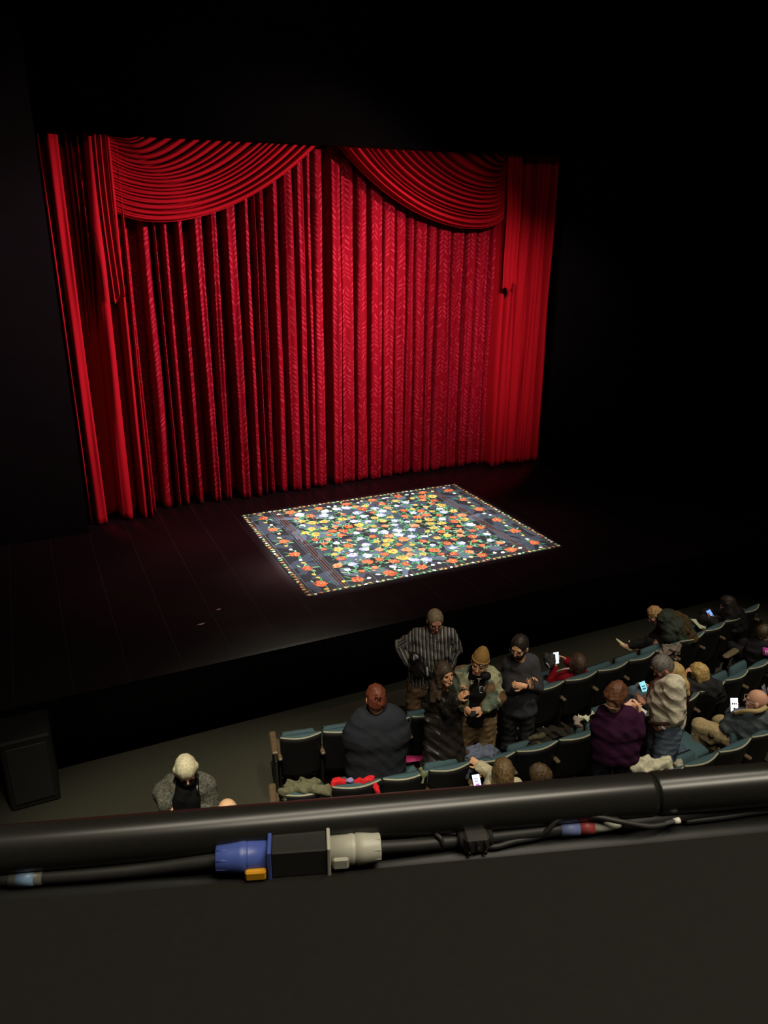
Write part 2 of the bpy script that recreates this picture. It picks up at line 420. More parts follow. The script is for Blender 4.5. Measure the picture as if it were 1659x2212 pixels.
def drape(name, ridges, x0, x1, z0, z1, y, amp, mat, parent=None, seed=0, rows=56, sway=.03, soft=.018, top_z=None, lean=None, flare=0.0, dy=0.0):
    """cloth hanging in folds: ridges = [(x at mid height, width)], each a rounded pleat standing forward of its valley"""
    rg = np.random.RandomState(seed)
    xs = np.arange(x0, x1, 0.0055)
    rid = [(r_[0], r_[1], rg.uniform(.80, 1.04)*amp, rg.rand()*6.28, rg.uniform(-1, 1), rg.uniform(.85, 1.1), r_[2] if len(r_) > 2 else None) for r_ in ridges]
    zs = np.linspace(z0, z1, rows)
    P = np.zeros((rows, len(xs), 3)); base = None
    for r, z in enumerate(zs):
        t = (z-z0)/(z1-z0); d = np.zeros_like(xs)
        for c, wd, a, ph, s1, ws, zf in rid:
            if zf is not None: a = a*.9*min(1, max(0, (z-zf)/1.2))
            cc = c+sway*s1*math.sin(1.7*t+ph)*1.0+(lean(c)*(t-.5) if lean else 0)
            W = wd*(.86+.20*(1-t)*ws+.10*math.sin(3*t*ws+ph)); hw = W/2
            e = (xs-cc)/hw
            body = 1/(1+np.exp(-(hw-np.abs(xs-cc))/soft))
            d = np.maximum(d, a*body*(.93+.07*np.sqrt(np.clip(1-e*e, 0, 1)))+.012*np.sin(e*4+ph)*body)
        fl = 1+flare*max(0, .25-t)*1.0
        P[r, :, 0] = xs; P[r, :, 1] = y-d*fl+.012*np.sin(xs*9+z*1.3)+.01*np.sin(xs*23-z*2.1); P[r, :, 2] = z
    # hem hangs unevenly
    hem = .035*np.sin(xs*7.3+seed)+.02*np.sin(xs*17.1); P[0, :, 2] += np.maximum(hem, -.0)*.8+.008
    mid = P[rows//2]; s = np.concatenate([[0], np.cumsum(np.linalg.norm(np.diff(mid, axis=0), axis=1))])
    UV = np.zeros((rows, len(xs), 2)); UV[..., 0] = s; UV[..., 1] = P[..., 2]
    o = grid_mesh(name, P, mat, parent, UV)
    so = o.modifiers.new('thickness', 'SOLIDIFY'); so.thickness = 0.006; so.offset = 1
    return o

YC = 14.05
def wx(px, py, Y=13.55): return ony(px, py, Y)[0]
# main drape, left half: narrow pleats with deep gaps; right half: broad pleats with slots between
lr = [(263, 22), (281, 8), (323, 20), (345, 5), (366, 10), (399, 11), (437, 17), (468, 13), (506, 21), (538, 13), (558, 5), (573, 9), (600, 17), (630, 21), (655, 16), (672, 10), (690, 24)]
sc_l = (wx(700, 612)-wx(300, 612))/400
ridL = [(wx(p, 612), w_*sc_l*1.05+.01) for p, w_ in lr]
dl = [704, 717, 742, 773, 802, 834, 862, 887, 905, 930, 950, 983, 1012, 1035, 1066, 1090, 1118]
dx = [wx(p, 605) for p in dl]
ridR = [((a+c)/2, (c-a)*.93-.022) for a, c in zip(dx[:-1], dx[1:])]
xm = wx(712, 605)
def dome(o, lbl, cat, grp=None): return tag(o, lbl, cat, grp)
dome(drape('main_curtain', ridL, 1.45, xm+.02, STAGE+.012, PT+.9, YC, .52, broc_m, seed=3, soft=.006, sway=.035),
     'red leaf-patterned stage curtain, left half, in narrow pleats with deep dark gaps', 'curtain')
dome(drape('main_curtain', ridR[1:], xm+.025, 9.75, STAGE+.012, PT+.9, YC-.02, .42, broc_m, seed=8, soft=.0045, sway=.02),
     'red leaf-patterned stage curtain, right half, in broad bright pleats above the rug', 'curtain')
# side legs in plain velvet
YL = 13.74
def lx(px, py): return ony(px, py, 13.3)[0]
legL = [(lx(96, 500), .06), (lx(115, 500), .17), (lx(143, 500), .11), (lx(158, 500), .03), (lx(188, 500), .12), (lx(206, 500), .12), (lx(222, 500), .05), (lx(240, 500), .07), (lx(256, 500), .10)]
legL = [(.69, .05), (.875, .21), (1.36, .18), (1.60, .10), (1.74, .05), (1.07, .035, 3.9), (1.145, .03, 4.6), (1.215, .025, 4.1)]
def leanL(c): return .07 if c > 1.2 else 0
dome(drape('side_curtain', legL, .66, 1.84, STAGE+.012, PT+.9, YL, .46, velv_m, seed=5, soft=.007, sway=.03, lean=leanL, flare=.5),
     'plain red velvet side curtain hanging at the left end of the stage opening', 'curtain')
legR = [(lx(1118, 700)+.03, .10), (lx(1135, 700)+.02, .27), (lx(1153, 700)+.06, .22), (lx(1166, 700)+.07, .16), (lx(1178, 700)+.08, .14), (9.88, .14)]
legR = [(8.92, .10), (9.12, .25), (9.41, .27), (9.66, .18), (9.85, .16), (10.00, .12)]
dome(drape('side_curtain', legR, 8.80, 10.08, STAGE+.012, PT+.9, YL, .34, velv_m, seed=15, soft=.005, sway=.03, flare=.3),
     'plain red velvet side curtain hanging at the right end of the stage opening', 'curtain')

# swags: fans of pleats gathered at the outer side, rising behind the border towards the middle
def swag(name, keys, label, seed, npl, tailpts, side):
    root = empty(name, tuple(ony(*keys[-1][1][1], 13.3))); tag(root, label, 'drapery')
    Ys = 13.16
    vs_ = [k[0] for k in keys]
    K = np.array([[[ony(px, py, Ys)[0], ony(px, py, Ys)[2]] for px, py in k[1]] for k in keys])   # nk,4,2
    nv = 760; nu = 90
    v = np.linspace(0, 1, nv); KV = np.zeros((nv, 4, 2))
    for i in range(4):
        for c in range(2): KV[:, i, c] = np.interp(v, vs_, K[:, i, c])
    tk = np.array([0, .38, .72, 1.0]); t = np.linspace(0, 1.22, nu)
    L = np.ones((4, nu))
    tt = np.minimum(t, 1.0)
    for i in range(4):
        for j in range(4):
            if i != j: L[i] *= (tt-tk[j])/(tk[i]-tk[j])
    C = np.einsum('iu,vic->vuc', L, KV)
    end = t > 1.0                                              # straight on upward, behind the border
    dirv = C[:, np.argmin(abs(t-1))-1]-C[:, np.argmin(abs(t-1))-3]; dirv /= np.linalg.norm(dirv, axis=-1, keepdims=True)+1e-9
    C[:, end] += dirv[:, None]*((t[end]-1)[None, :, None]*3.2)
    rg = np.random.RandomState(seed)
    # uneven pleats: warp v
    kn = np.concatenate([[0], np.cumsum(rg.uniform(.55, 1.45, npl))]); kn = kn/kn[-1]
    ph = np.interp(v**.85, kn, np.arange(npl+1))
    fr = ph-np.floor(ph)
    prof = np.clip(1-np.abs((fr-.40)/.36)**3.0, 0, 1)**.5                      # rounded roll with a slot between
    prof = prof-.55*np.exp(-((fr-.98)/.07)**2)
    ampu = np.interp(t, [0, .12, .45, .8, 1.22], [.015, .035, .14, .21, .24])
    fine = .006*np.sin(v[:, None]*170+t[None]*5)
    d = prof[:, None]*ampu[None]*(0.75+.25*np.interp(v, [0, .8, 1], [1, .8, .25]))[:, None]+fine*np.interp(t, [0, .5, 1.22], [1.4, .7, .3])[None]
    belly = .20*np.sin(np.clip(t, 0, 1)*math.pi)[None]*v[:, None]**.5
    P = np.zeros((nv, nu, 3)); P[..., 0] = C[..., 0]; P[..., 2] = C[..., 1]
    P[..., 1] = Ys+.22-d-belly*.4
    P[..., 1] = np.maximum(P[..., 1], 12.99+0*P[..., 1])
    P[..., 1] = np.where(P[..., 2] > PT-.04, np.maximum(P[..., 1], 13.13), P[..., 1])
    UV = np.stack([np.broadcast_to(v[:, None]*2.5, (nv, nu)), np.broadcast_to(t[None]*4, (nv, nu))], -1)
    o = grid_mesh('swag', P, velv_m, root, UV); so = o.modifiers.new('thickness', 'SOLIDIFY'); so.thickness = .006
    # the hanging tail with its cut end
    z1 = PT+.5; (xa, za), (xb, zb) = tailpts
    xs = np.linspace(xa, xb, 60); rows = 50; P = np.zeros((rows, 60, 3)); s = np.linspace(0, 1, 60)
    for r in range(rows):
        tt_ = r/(rows-1); zl = za+(zb-za)*s+.045*np.sin(s*9+seed)*(1-tt_)
        P[r, :, 2] = zl+(z1-zl)*tt_; P[r, :, 0] = xs+.02*np.sin(tt_*5+seed); P[r, :, 1] = 13.10+.04*np.cos(s*math.pi*5)+.02*np.sin(tt_*9)
    UV = np.stack([np.broadcast_to(s[None]*.6, (rows, 60)), P[..., 2]], -1)
    o = grid_mesh('tail', P, velv_m, root, UV); so = o.modifiers.new('thickness', 'SOLIDIFY'); so.thickness = .008
    return root
kl = [(0, [(238, 290), (262, 296), (285, 296), (300, 289)]),
      (.05, [(238, 298), (281, 308), (302, 303), (322, 291)]),
      (.25, [(240, 332), (322, 362), (392, 344), (456, 300)]),
      (.5, [(243, 374), (360, 400), (468, 372), (560, 308)]),
      (.75, [(248, 415), (360, 440), (500, 404), (625, 312)]),
      (1, [(253, 459), (385, 478), (545, 425), (690, 316)])]
kr = [(0, [(1108, 334), (1104, 336), (1096, 336), (1088, 328)]),
      (.05, [(1108, 340), (1096, 346), (1082, 342), (1070, 329)]),
      (.25, [(1108, 362), (1072, 384), (1010, 366), (962, 325)]),
      (.5, [(1107, 392), (1056, 426), (958, 398), (868, 322)]),
      (.75, [(1106, 426), (1046, 460), (920, 424), (808, 320)]),
      (1, [(1105, 462), (1030, 494), (890, 448), (748, 316)])]
xa, xb = ony(236, 600, 13.1)[0], ony(262, 600, 13.1)[0]
swag('curtain_swag', kl, 'red velvet swag draped in curved pleats across the upper left of the stage opening', 2, 19,
     ((xa-.02, ony(244, 655, 13.1)[2]), (xb, ony(262, 635, 13.1)[2])), -1)
xa, xb = ony(1088, 600, 13.1)[0], ony(1112, 600, 13.1)[0]
swag('curtain_swag', kr, 'red velvet swag draped in curved pleats across the upper right of the stage opening', 7, 17,
     ((xa, ony(1100, 628, 13.1)[2]), (xb, ony(1112, 618, 13.1)[2])), 1)

# ------------------------------------------------------------------ floral light projection, painted as flat coloured shapes on a thin slab
def projection():
    rg = random.Random(11); W, D = 4.42, 3.52; X0, Y0 = 3.155, 9.215
    pal = {'slate': (54, 64, 74), 'slate2': (82, 96, 112), 'black': (27, 29, 33), 'or1': (206, 98, 56), 'or2': (226, 142, 92), 'or3': (160, 66, 40), 'ye1': (206, 172, 74),
           'ye2': (232, 214, 140), 'ye3': (166, 136, 60), 'la1': (150, 158, 205), 'la2': (214, 220, 244), 'wh': (238, 242, 232), 'gr1': (62, 140, 84), 'gr2': (120, 178, 122), 'gr3': (50, 104, 74), 'br': (104, 66, 50), 'pk': (232, 150, 130), 'line': (92, 98, 104)}
    names = list(pal); mats = [plain('rug_'+k, pal[k], .62, .35, var=.18, scale=40) for k in names]; ix = {k: i for i, k in enumerate(names)}
    q = MB(); q.box((0, 0, 0), (W, D, .006), ix['black']); lay = [0.0065]
    def poly(pts, c, dz=0.0):
        lay[0] += 1.2e-6; z = lay[0]+dz
        pts = [(min(max(x, .004), W-.004), min(max(y, .004), D-.004), z) for x, y in pts]; q.add(pts, [tuple(range(len(pts)))], ix[c])
    def blob(x, y, a, b_, ang, c, n=9, j=.12, dz=0.0):
        ca, sa = math.cos(ang), math.sin(ang); pts = []
        for k in range(n):
            t = 2*math.pi*k/n; r = 1+rg.uniform(-j, j); u, v = a*r*math.cos(t), b_*r*math.sin(t); pts.append((x+u*ca-v*sa, y+u*sa+v*ca))
        poly(pts, c, dz)
    def leaf(x, y, L, w_, ang, c):
        ca, sa = math.cos(ang), math.sin(ang); bend = rg.uniform(-.2, .2)*L
        o = [(0, 0), (.25, .8), (.55, 1), (.8, .6), (1, 0), (.8, -.5), (.5, -.8), (.2, -.6)]
        poly([(x+(u*L)*ca-(v*w_+bend*u*u)*sa, y+(u*L)*sa+(v*w_+bend*u*u)*ca) for u, v in o], c, .0003)
    def stroke(pts, w_, c, dz=.0002):
        pts = smoothpath([(a, b_, 0) for a, b_ in pts], 5); L = []; R_ = []
        for i, p in enumerate(pts):
            T = nrm(pts[min(i+1, len(pts)-1)]-pts[max(i-1, 0)]); n = V3(-T[1], T[0], 0); L.append(p+n*w_); R_.append(p-n*w_)
        lay[0] += 1.2e-6; z = lay[0]+dz
        vs = [(min(max(p[0], .003), W-.003), min(max(p[1], .003), D-.003), z) for p in L+R_]; n = len(L)
        q.add(vs, [(i, i+n, i+n+1, i+1) for i in range(n-1)], ix[c])
    def flower(x, y, r, kind):
        A, B, C = {'o': ('or1', 'or2', 'or3'), 'y': ('ye1', 'ye2', 'ye3'), 'l': ('la1', 'la2', 'wh'), 'p': ('or2', 'pk', 'or1'), 'w': ('wh', 'la2', 'gr2')}[kind]
        n = rg.choice([5, 6, 7]); a0 = rg.random()*6.28
        for k in range(n):
            a = a0+k*2*math.pi/n+rg.uniform(-.15, .15); rr = r*rg.uniform(.34, .58)
            blob(x+math.cos(a)*rr, y+math.sin(a)*rr, r*rg.uniform(.38, .56), r*rg.uniform(.36, .56), a, A if rg.random() < .6 else C, 9, .24, .0006)
        for k in range(n):
            a = a0+k*2*math.pi/n+rg.uniform(-.2, .2); rr = r*rg.uniform(.3, .7)
            blob(x+math.cos(a)*rr, y+math.sin(a)*rr, r*rg.uniform(.12, .3), r*.09, a+rg.uniform(-.8, .8)+1.57*(rg.random() < .5), B, 6, .3, .0009)
        blob(x, y, r*.26, r*.22, 0, C, 7, .2, .0012); blob(x+r*.04, y, r*.12, r*.1, 0, 'ye2' if kind != 'y' else 'or1', 6, .2, .0014)
    # hazy patches of the projected light painted into the ground
    for _ in range(240): blob(rg.uniform(.6, W-.6), rg.uniform(.3, D-.3), rg.uniform(.08, .30), rg.uniform(.05, .16), rg.random()*3, rg.choice(['slate', 'slate', 'slate2', 'black']), 11, .3)
    for _ in range(60):
        s_ = rg.choice([0, 1]); blob(rg.uniform(.1, .5) if s_ else W-rg.uniform(.1, .5), rg.uniform(.1, D-.1), .2, .07, rg.random()*3, 'slate', 9, .3)
    # line work
    for xx in (.075, .60, .65): 
        for s_ in (xx, W-xx): stroke([(s_, .03), (s_, D*.5), (s_, D-.03)], .0075, 'br')
    for xx in (.12, .56, .69):
        for s_ in (xx, W-xx): stroke([(s_, .1), (s_, D*.5), (s_, D-.1)], .005, 'line')
    for yy in (.07, .40):
        for s_ in (yy, D-yy): stroke([(.03 if yy < .1 else .6, s_), (W*.5, s_), (W-(.03 if yy < .1 else .6), s_)], .006, 'br')
    for k in range(1, 8): stroke([(k*.61-.09, 0.01), (k*.61-.09, D/2), (k*.61-.09, D-.01)], .004, 'line', .0001)
    # tiny flowers round the rim
    def rim(n, f):
        for k in range(n):
            x, y = f((k+.5)/n); x += rg.uniform(-.012, .012); y += rg.uniform(-.012, .012); c = rg.choice(['or1', 'or2', 'ye1', 'wh', 'or1', 'gr2', 'ye2'])
            blob(x, y, .030, .022, rg.random()*3, c, 7, .2, .0008); blob(x, y, .012, .01, 0, 'ye2' if c != 'ye2' else 'or1', 5, .1, .001)
            leaf(x+.02, y, .055, .012, rg.random()*6.28, rg.choice(['gr1', 'gr2'])); leaf(x-.02, y, .05, .012, rg.random()*6.28, 'gr1')
    rim(46, lambda t: (t*W, .045)); rim(46, lambda t: (t*W, D-.045)); rim(38, lambda t: (.045, t*D)); rim(38, lambda t: (W-.045, t*D))
    # main border: large orange blooms with sprays between them
    bord = [(.33, .32+i*.575) for i in range(6)]+[(W-.33, .32+i*.575) for i in range(6)]+[(.33+i*.54, .235) for i in range(1, 7)]+[(.33+i*.54, D-.235) for i in range(1, 7)]
    for i, (x, y) in enumerate(bord):
        a = rg.random()*6.28
        for k in range(4): leaf(x+math.cos(a+k*1.5)*.08, y+math.sin(a+k)*.08, rg.uniform(.09, .15), .018, a+k, rg.choice(['gr1', 'gr2', 'gr3']))
        flower(x, y, rg.uniform(.095, .115), 'o')
        vert = i < 12; ox_, oy_ = (0, .29) if vert else (.27, 0)
        for s_ in (-1, 1):
            px, py = x+ox_*.75*s_+rg.uniform(-.04, .04), y+oy_*.75*s_+rg.uniform(-.04, .04)
            stroke([(x, y), ((x+px)/2+.04, (y+py)/2-.03), (px, py)], .006, 'gr2'); blob(px, py, .04, .03, a, rg.choice(['wh', 'ye1', 'wh', 'ye2']), 7, .2, .0008)
    # field
    pts = []
    tries = 0
    while len(pts) < 200 and tries < 9000:
        tries += 1; x, y = rg.uniform(.78, W-.78), rg.uniform(.42, D-.42)
        if all((x-a)**2+(y-b_)**2 > .18**2 for a, b_ in pts): pts.append((x, y))
    for x, y in pts:
        for k in range(4):
            a = rg.random()*6.28; L = rg.uniform(.10, .2)
            mx, my = x+math.cos(a)*L*.5+rg.uniform(-.03, .03), y+math.sin(a)*L*.5+rg.uniform(-.03, .03)
            stroke([(x, y), (mx, my), (x+math.cos(a+.4)*L, y+math.sin(a+.4)*L)], .0065, rg.choice(['gr1', 'gr2']))
            leaf(mx, my, rg.uniform(.06, .12), rg.uniform(.012, .022), a+rg.uniform(-1.2, 1.2), rg.choice(['gr1', 'gr1', 'gr2', 'gr3']))
            if rg.random() < .35: blob(mx+.03, my-.02, .026, .017, a, rg.choice(['wh', 'ye2', 'gr2', 'la1']), 7, .2, .0005)
    for x, y in pts: flower(x, y, rg.uniform(.055, .105), rg.choice('oooooyyyllllpp'))
    for _ in range(150):
        x, y = rg.uniform(.74, W-.74), rg.uniform(.38, D-.38); blob(x, y, rg.uniform(.012, .03), rg.uniform(.01, .016), rg.random()*3, rg.choice(['ye1', 'ye2', 'la1', 'gr2', 'gr1', 'or2']), 6, .2, .0013)
    q.v = [(x+X0, y+Y0, z+STAGE+.001) for x, y, z in q.v]
    o = q.build('floral_rug', mats)  # the painted light projection, not a rug
    tag(o, 'dark rectangular rug crowded with orange, yellow and lavender flowers, spotlit on the black stage', 'rug')
projection()

# scraps and marks lying on the stage
for i, (px, py, L, lab) in enumerate([(434, 1349, .06, 'small pale paper scrap on the stage left of the rug, nearest the front'), (472, 1317, .045, 'small pale paper scrap on the stage left of the rug, farther from the front')]):
    p = onz(px, py, STAGE); q = MB(); pts = [(p[0]-L, p[1], p[2]+.003), (p[0]-.2*L, p[1]+.015, p[2]+.008), (p[0]+L, p[1]+.02, p[2]+.004), (p[0]+.3*L, p[1]-.02, p[2]+.006)]
    q.add(pts+[(a, b_, c-.002) for a, b_, c in pts], [(0, 3, 2, 1), (4, 5, 6, 7), (0, 1, 5, 4), (1, 2, 6, 5), (2, 3, 7, 6), (3, 0, 4, 7)]); tag(q.build('paper_scrap', M((150, 140, 130))), lab, 'paper')

# dark loudspeaker box on the floor by the stage, far left
p0 = onz(25, 1760, 0); p1 = onz(132, 1722, 0)
root = empty('floor_loudspeaker', tuple((p0+p1)/2), 0); tag(root, 'black loudspeaker cabinet standing on the floor before the stage at far left', 'loudspeaker')
hs = .86; bx0, bx1, by = p0[0], p1[0], (p0[1]+p1[1])/2
q = MB(); q.box((bx0, by, 0), (bx1, by+.5, hs), bev=.02); q.build('cabinet', M((20, 20, 19)), root)
q = MB(); q.box((bx0+.05, by-.015, .08), (bx1-.05, by+.001, hs-.08), bev=.008); q.build('grille', M((30, 30, 29), scale=300), root)

# ================================================================== BALCONY FRONT WITH RAIL AND CABLES
LZ = CAM_H-.62
eA, eB = onz(-300, 1985, LZ), onz(2000, 1770, LZ)                # front edge of the near panel
dirx = nrm(eB-eA); dyv = V3(-dirx[1], dirx[0], 0)                 # along the rail / away from the viewer
O = eA*.5+eB*.5
def LW(a, b_, c): return O+dirx*a+dyv*b_+V3(0, 0, c)              # ledge frame to world
DR = float((onz(830, 1765, LZ+.03)-O)@dyv)-.005
panel_m = plain('ledge_panel', (22, 19, 15), .78, .22, var=.10, scale=90)
ledge_m = plain('ledge_black', (25, 25, 23), .5, .35, var=.2, scale=25)
rail_m = plain('rail_paint', (31, 30, 27), .30, .5, var=.10, scale=300)
A = lambda v: LW(*v)
q = MB(); q.box((-2.2, -1.1, -.03), (2.2, 0, .006), A=A, bev=.003); struct('trim_3', q.build('trim_3', panel_m))
q = MB(); q.box((-2.2, 0.001, -.03), (2.2, DR, -.001), A=A); q.box((-2.2, DR-.05, -.95), (2.2, DR-.002, -.03), A=A); struct('trim_4', q.build('trim_4', ledge_m))
def onledge(px, py, c): return onz(px, py, LZ+c)
r0, r1 = onledge(0, 1835, .029), onledge(1659, 1693, .029); rd = nrm(r1-r0)
RR = .0236
root = empty('balcony_rail', tuple((r0+r1)/2)); tag(root, 'thick black round rail running along the front of the balcony', 'rail')
jt = onledge(1410, 1718, .030); sj = float((jt-r0)@rd)
for a, b_ in ((-1.6, sj-.0006), (sj+.0006, 2.6)):
    q = MB(); q.tube([r0+rd*a, r0+rd*(a+.004), r0+rd*(b_-.004), r0+rd*b_], [RR-.0012, RR, RR, RR-.0012], 48); q.build('rail_tube', rail_m, root, True)
q = MB(); q.tube([r0+rd*(sj-.02), r0+rd*(sj+.02)], RR-.002, 40); q.build('joint', M((16, 15, 14)), root, True)

def cable(name, pts, rad, mat, parent=None, n=10):
    q = MB(); q.tube(smoothpath([onledge(px, py, c) for px, py, c in pts], 10), rad, n); return q.build(name, mat, parent, True)
rub = plain('rubber', (38, 37, 35), .55, .4, var=.15, scale=60)
tag(cable('power_cable', [(-120, 1902, .008), (40, 1897, .008), (200, 1888, .008), (340, 1874, .010), (470, 1858, .018)], .0068, rub),
    'thick black cable lying on the ledge, plugged into the blue connector', 'cable')
tag(cable('power_cable', [(820, 1830, .018), (900, 1825, .012), (1000, 1815, .009), (1120, 1802, .009), (1215, 1791, .009)], .0066, rub),
    'thick black cable on the ledge between the grey connector and the coloured tape', 'cable')
tag(cable('thin_cable', [(-120, 1898, .004), (60, 1886, .004), (230, 1876, .004), (330, 1866, .005), (455, 1852, .006)], .0028, rub),
    'thinner black cable lying behind the thick one at far left', 'cable')
tag(cable('power_cable', [(1340, 1780, .010), (1450, 1765, .009), (1560, 1748, .009), (1700, 1735, .009), (1900, 1712, .009)], .0068, rub),
    'thick black cable continuing along the ledge to the right edge', 'cable')
tag(cable('thin_cable', [(1480, 1775, .004), (1560, 1766, .004), (1659, 1752, .004), (1900, 1728, .004)], .0028, rub),
    'thinner black cable in front of the thick one at right edge', 'cable')
# tape marks on the cables
def tape(name, pts, rad, col, label):
    q = MB(); q.tube([onledge(*p) for p in pts], rad, 16); tag(q.build(name, M(col, .5, .4), None, True), label, 'tape')
q1 = MB()
root = empty('cable_label', tuple(onledge(60, 1897, .008))); tag(root, 'clear and pale blue tape label wrapped round the cable at far left', 'label')
q = MB(); q.tube([onledge(22, 1899, .008), onledge(94, 1894, .008)], .0074, 16); q.build('clear_sleeve', M((92, 92, 84), .4, .5), root, True)
q = MB(); q.tube([onledge(38, 1898, .008), onledge(76, 1895.5, .008)], .0077, 16); q.build('blue_strip', M((112, 138, 168), .4, .5), root, True)
tape('tape_band', [(1210, 1792, .009), (1250, 1788.5, .009)], .0074, (104, 116, 160), 'blue tape band round the cable, beside the red one')
tape('tape_band', [(1250.5, 1788.5, .009), (1281, 1786, .009)], .0074, (150, 62, 62), 'red tape band round the cable, between blue and white')
root = empty('white_cable_end', tuple(onledge(1300, 1786, .009))); tag(root, 'off-white tapering cable sleeve pointing right beside the red tape', 'sleeve')
q = MB(); q.tube([onledge(1281.5, 1786, .009), onledge(1310, 1784, .009), onledge(1345, 1781, .009), onledge(1362, 1779, .009)], [.0068, .0056, .0036, .002], 14); q.build('sleeve', M((190, 188, 172), .5, .4), root, True)
q = MB(); q.tube([onledge(1338, 1774, .012), onledge(1358, 1772, .012)], .0036, 10); q.build('tip', M((176, 172, 156)), root, True)
# thin black cord looping over, with a white end
root = empty('trailing_cord', tuple(onledge(1200, 1790, .01))); tag(root, 'thin black cord looping over the cables, ending in a white tip', 'cord')
q = MB(); q.tube(smoothpath([onledge(*p) for p in [(1040, 1826, .006), (1070, 1829, .005), (1110, 1818, .006), (1160, 1808, .006), (1182, 1794, .014), (1204, 1772, .024), (1236, 1762, .026), (1290, 1765, .024), (1340, 1775, .022), (1400, 1785, .016), (1436, 1781, .014)]], 10), .0030, 10); q.build('cord', rub, root, True)
q = MB(); q.tube(smoothpath([onledge(*p) for p in [(1430, 1782, .014), (1445, 1777, .014), (1458, 1774, .014)]], 5), .0024, 10); q.build('end_sleeve', M((70, 68, 64)), root, True)
q = MB(); q.tube([onledge(1456, 1774.5, .014), onledge(1467, 1772, .014)], [.0032, .0034], 10); q.build('white_tip', M((214, 210, 200)), root, True)
# tie cord and clamp
root = empty('cable_tie', tuple(onledge(945, 1815, .012))); tag(root, 'black cord knotted round the cable right of the grey connector', 'cable tie')
q = MB(); q.tube(smoothpath([onledge(*p) for p in [(934, 1788, .02), (942, 1802, .02), (952, 1812, .018), (955, 1824, .012), (950, 1832, .004)]], 8), .0026, 8); q.build('loop', rub, root, True)
q = MB(); q.tube(smoothpath([onledge(*p) for p in [(940, 1794, .02), (960, 1799, .018), (985, 1801, .018)]], 6), .0016, 8); q.build('tail', rub, root, True)
c0, c1 = onledge(996, 1814, .012), onledge(1054, 1808, .012); cm = (c0+c1)/2; cd = nrm(c1-c0); cn = V3(-cd[1], cd[0], 0)
CA = lambda v: cm+cd*v[0]+cn*v[1]+V3(0, 0, v[2])
root = empty('cable_clamp', tuple(cm)); tag(root, 'small black clamp block with bright screws gripping the cable', 'clamp')
q = MB(); q.box((-.0135, -.012, -.010), (.0135, .012, .011), A=CA, bev=.003); q.build('block', M((52, 50, 47), .35, .5), root)
for k in (-1, 0, 1):
    q = MB(); q.box((k*.0085-.0015, -.0135, -.006), (k*.0085+.0015, -.0118, .008), A=CA); q.build('slot', M((12, 12, 12)), root)
for k in (-1, .1, 1):
    q = MB(); q.tube([CA((k*.0085, -.012, -.007+.006*(k == .1))), CA((k*.0085, -.0152, -.007+.006*(k == .1)))], .0020, 10); q.build('screw', M((190, 185, 175), .25, .6, metal=1), root)
q = MB(); q.tube([CA((-.0185, 0, 0)), CA((-.0135, 0, 0))], [.0085, .0098], 14); q.build('collar', M((24, 24, 22)), root, True); q = MB(); q.tube([CA((.0135, 0, 0)), CA((.0185, 0, 0))], [.0098, .0085], 14); q.build('collar', M((24, 24, 22)), root, True)

# the connector pair
k0, k1 = onledge(467, 1855, .021), onledge(822, 1830, .021); kc = (k0+k1)/2; kd = nrm(k1-k0); kn = V3(-kd[1], kd[0], 0); KL = np.linalg.norm(k1-k0)
def KA(t, a=0, b_=0): return k0+kd*(t*KL)+kn*a+V3(0, 0, b_)
blue = plain('blue_plastic', (70, 88, 160), .38, .5, var=.05, scale=20); grey = plain('grey_plastic', (176, 174, 158), .42, .5, var=.04, scale=20)
def plug(name, ts, rs, mat, label, fl, col_label):
    root = empty(name, tuple(KA(ts[0]))); tag(root, label, 'connector')
    q = MB(); n = 28; pts = [KA(t) for t in ts]; q.tube(pts, rs, n, cap=True); q.build('barrel', mat, root, True)
    # grip ribs
    q = MB()
    for k in range(8):
        a = k*math.pi/4+.2; t0, t1 = (ts[0], ts[2]) if fl < 0 else (ts[-1], ts[-3]); rr = max(rs[0], rs[1])*.98 if fl < 0 else max(rs[-1], rs[-2])*.98
        q.tube([KA(t0+.006*(-fl), math.cos(a)*rr, math.sin(a)*rr), KA(t1, math.cos(a)*rr*1.0, math.sin(a)*rr*1.0)], .0011, 6)
    q.build('grip_rib', mat, root, True); return root
bl = plug('power_connector', [0, .006, .08, .14, .178, .182, .19, .196, .20, .31], [.0120, .0128, .0136, .0150, .0154, .0146, .0146, .0152, .0148, .0142], blue,
          'blue cable connector with yellow latch plugged into the black coupler', -1, None)
def KB(v): return k0+kd*v[0]+kn*v[1]+V3(0, 0, v[2])
q = MB(); q.box((.178*KL, -.0195, -.013), (.302*KL, -.0115, -.002), A=KB, bev=.0016); q.build('latch', plain('yellow_latch', (214, 150, 28), .4, .4, var=.05), bl)
gr = plug('power_connector', [.69, .80, .82, .83, .838, .845, .85, .90, .994, 1.0], [.0142, .0146, .0152, .0152, .0144, .0144, .0156, .0150, .0132, .0126], grey,
          'grey cable connector plugged into the right side of the black coupler', 1, None)
q = MB(); q.box((.70*KL, -.0166, -.010), (.80*KL, -.0120, .004), A=KB, bev=.002); q.build('keyed_flat', grey, gr)
cp = empty('cable_coupler', tuple(kc)); tag(cp, 'black square coupler block between the blue and the grey connector', 'coupler')
q = MB(); q.box((.335*KL, -.0152, -.0150), (.668*KL, .0152, .0165), A=KB, bev=.0012); q.build('body', plain('coupler_black', (40, 40, 38), .45, .4, var=.1, scale=200), cp)
q = MB(); q.box((.312*KL, -.0172, -.0185), (.335*KL, .0172, .0188), A=KB, bev=.0008); q.build('blue_flange', blue, cp)
q = MB(); q.box((.668*KL, -.0172, -.0185), (.690*KL, .0172, .0188), A=KB, bev=.0008); q.build('grey_flange', grey, cp)

